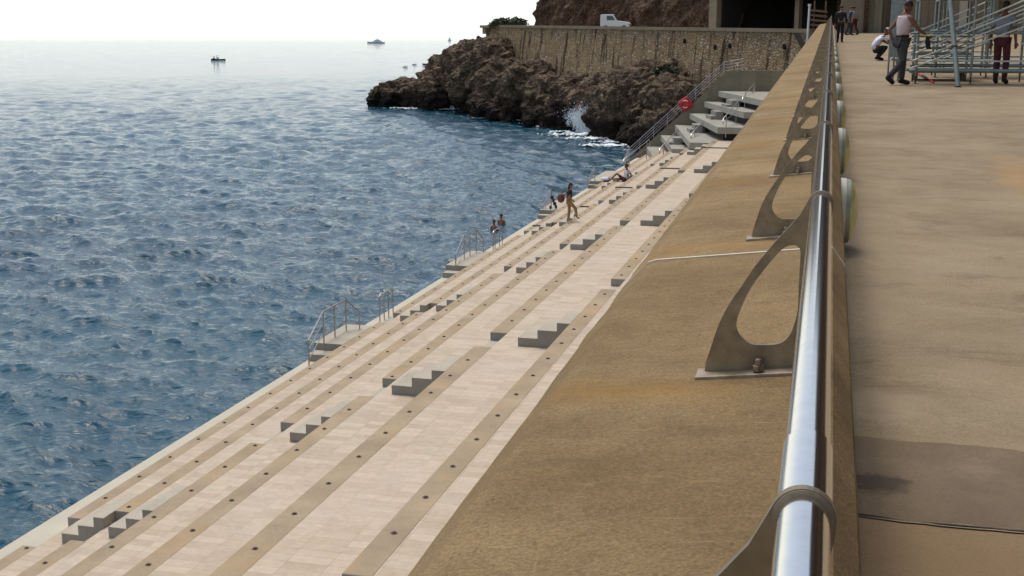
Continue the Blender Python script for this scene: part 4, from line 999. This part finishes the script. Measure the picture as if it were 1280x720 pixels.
# dark bathers' gear by the slanting rails
p = at(692, 262, CZ - 8.7); t = thing('towel_bundle', tuple(p), 'dark bundle of clothes hung by the slanting rails next to the woman', 'clothes')
for k in range(5): MB().ell(p + Vector((-.16 + .06 * k, .05 * k, .12 + .17 * ((k * 7) % 4))), (.07 + .02 * (k % 2), .08, .11), 10, 7).build('garment', M['black' if k % 2 else 'charcoal'], t, smooth=True)

# ------------------------------------------------------------------ scaffold
def scaffold(y, x0, label, n=4, seed=0):
    rd = random.Random(seed); z = rz(y, 1.722); t = thing('scaffold_frame', (x0, y, z), label, 'scaffold', 'scaffold frames on the promenade')
    W = 2.4
    T = lambda a, b, r_, n_, m_: MB().tube([(x0 + a[0], y + a[1], z + a[2]), (x0 + b[0], y + b[1], z + b[2])], r_, 9).build(n_, M[m_], t, smooth=True)
    for dx in (0, W / 2, W):
        for dy in (0, 1.1):
            po_ = T((dx, dy, .18), (dx, dy, 2.1), .03, 'standard', 'galv')
            MB().tube([(x0 + dx, y + dy, z), (x0 + dx, y + dy, z + .012)], .08, 8).build('jack_base', M['galv'], po_); MB().tube([(x0 + dx, y + dy, z + .01), (x0 + dx, y + dy, z + .25)], .018, 8).build('jack_screw', M['stud'], po_)
    for dy in (0, 1.1):
        T((-.15, dy, .30), (W + .15, dy, .30), .045, 'ledger', 'galv'); T((-.1, dy, .52), (W + .1, dy, .52), .02, 'ledger', 'galvl')
        T((-.1, dy, 1.15), (W + .1, dy, 1.15), .03, 'ledger', 'galv'); T((-.1, dy, 1.95), (W + .1, dy, 1.95), .03, 'ledger', 'galv')
    for k in range(n):
        T((-.1 + .03 * k, -.06, .36 + .17 * k), (W * .95, -.06, 1.30 + .2 * k), .02, 'brace', 'galvl')
    for dx in (0, W / 2, W): T((dx, 0, 1.9), (dx, 1.1, 1.9), .025, 'transom', 'galv'); T((dx, 0, .9), (dx, 1.1, .9), .025, 'transom', 'galv')
    for k in range(3): MB().box(x0, x0 + W, y + .05 + .34 * k, y + .36 + .34 * k, z + 1.98, z + 2.03).build('deck_board', M['deckpl'], t)
    return t
a = atR(1140, 98, 1.722)
s1 = scaffold(29.6, 1.95, 'nearest galvanised scaffold frame with bright diagonal braces', seed=1)
s2 = scaffold(32.4, 2.6, 'middle galvanised scaffold frame behind the leaning pole', seed=2)
s3 = scaffold(36.0, 1.9, 'farthest scaffold frame behind the crouching man', seed=3)
# stack of dark deck panels and beams lying in the frames
st = thing('panel_stack', (2.6, 31.2, rz(31, 1.722)), 'stack of dark steel deck panels and beams inside the scaffold', 'panel stack')
for k in range(7):
    z = rz(31, 1.722) + .18 + k * .14; MB().box(1.95 + .05 * (k % 3), 3.2 + .06 * (k % 2), 31.0, 31.8, z, z + .06).build('panel', M['deckpl'], st, bevel=.01)
    MB().tube([(1.9, 30.98, z + .03), (3.3, 30.98, z + .03)], .03, 8).build('edge_tube', M['galv'], st)
for x in (2.0, 3.1): MB().box(x, x + .1, 31.1, 31.7, rz(31, 1.722), rz(31, 1.722) + .18).build('sleeper', M['wood'], st)
# grey upright sheet behind the man
sh = thing('grey_sheet', (1.55, 31.0, rz(31, 1.722)), 'upright grey steel sheet on legs beside the striding man', 'panel')
z = rz(31, 1.722); MB().box(1.38, 1.66, 31.0, 31.05, z + .55, z + 2.3).build('sheet', M['galv'], sh, bevel=.005)
for x in (1.40, 1.52, 1.64): MB().tube([(x, 31.02, z), (x, 31.02, z + .56)], .022, 8).build('leg', M['galv'], sh)
# the leaning pole in front
lp = thing('leaning_pole', tuple(D1(1197, 109)), 'thick pale green galvanised pole leaning on the scaffold', 'pole')
A_ = Vector(D1(1197.5, 109)); B_ = atY(1187, -10, 29.6)
MB().tube([A_ + Vector((0, 0, .01)), B_], .056, 16).build('tube', M['galv'], lp, smooth=True); MB().tube([A_, A_ + Vector((0, 0, .02))], .075, 12).build('foot_plate', M['stud'], lp)
c = A_.lerp(B_, .42); MB().tube([c - Vector((0, 0, .03)), c + Vector((0, 0, .03))], .072, 12).build('coupler', M['stud'], lp)
# red and black bar lying on the deck
A_, B_ = Vector(D1(1144, 91)), Vector(D1(1167, 104.5)); bz = Vector((0, 0, .03))
t = thing('crowbar', tuple(A_), 'long red and black bar lying on the deck below the scaffold', 'tool')
MB().tube([A_ + bz, A_.lerp(B_, .42) + bz], .03, 8).build('grip', M['red'], t); MB().tube([A_.lerp(B_, .42) + bz, A_.lerp(B_, .6) + bz], .034, 8).build('sleeve', M['black'], t); MB().tube([A_.lerp(B_, .6) + bz, B_ + bz], .022, 8).build('shaft', M['red'], t)
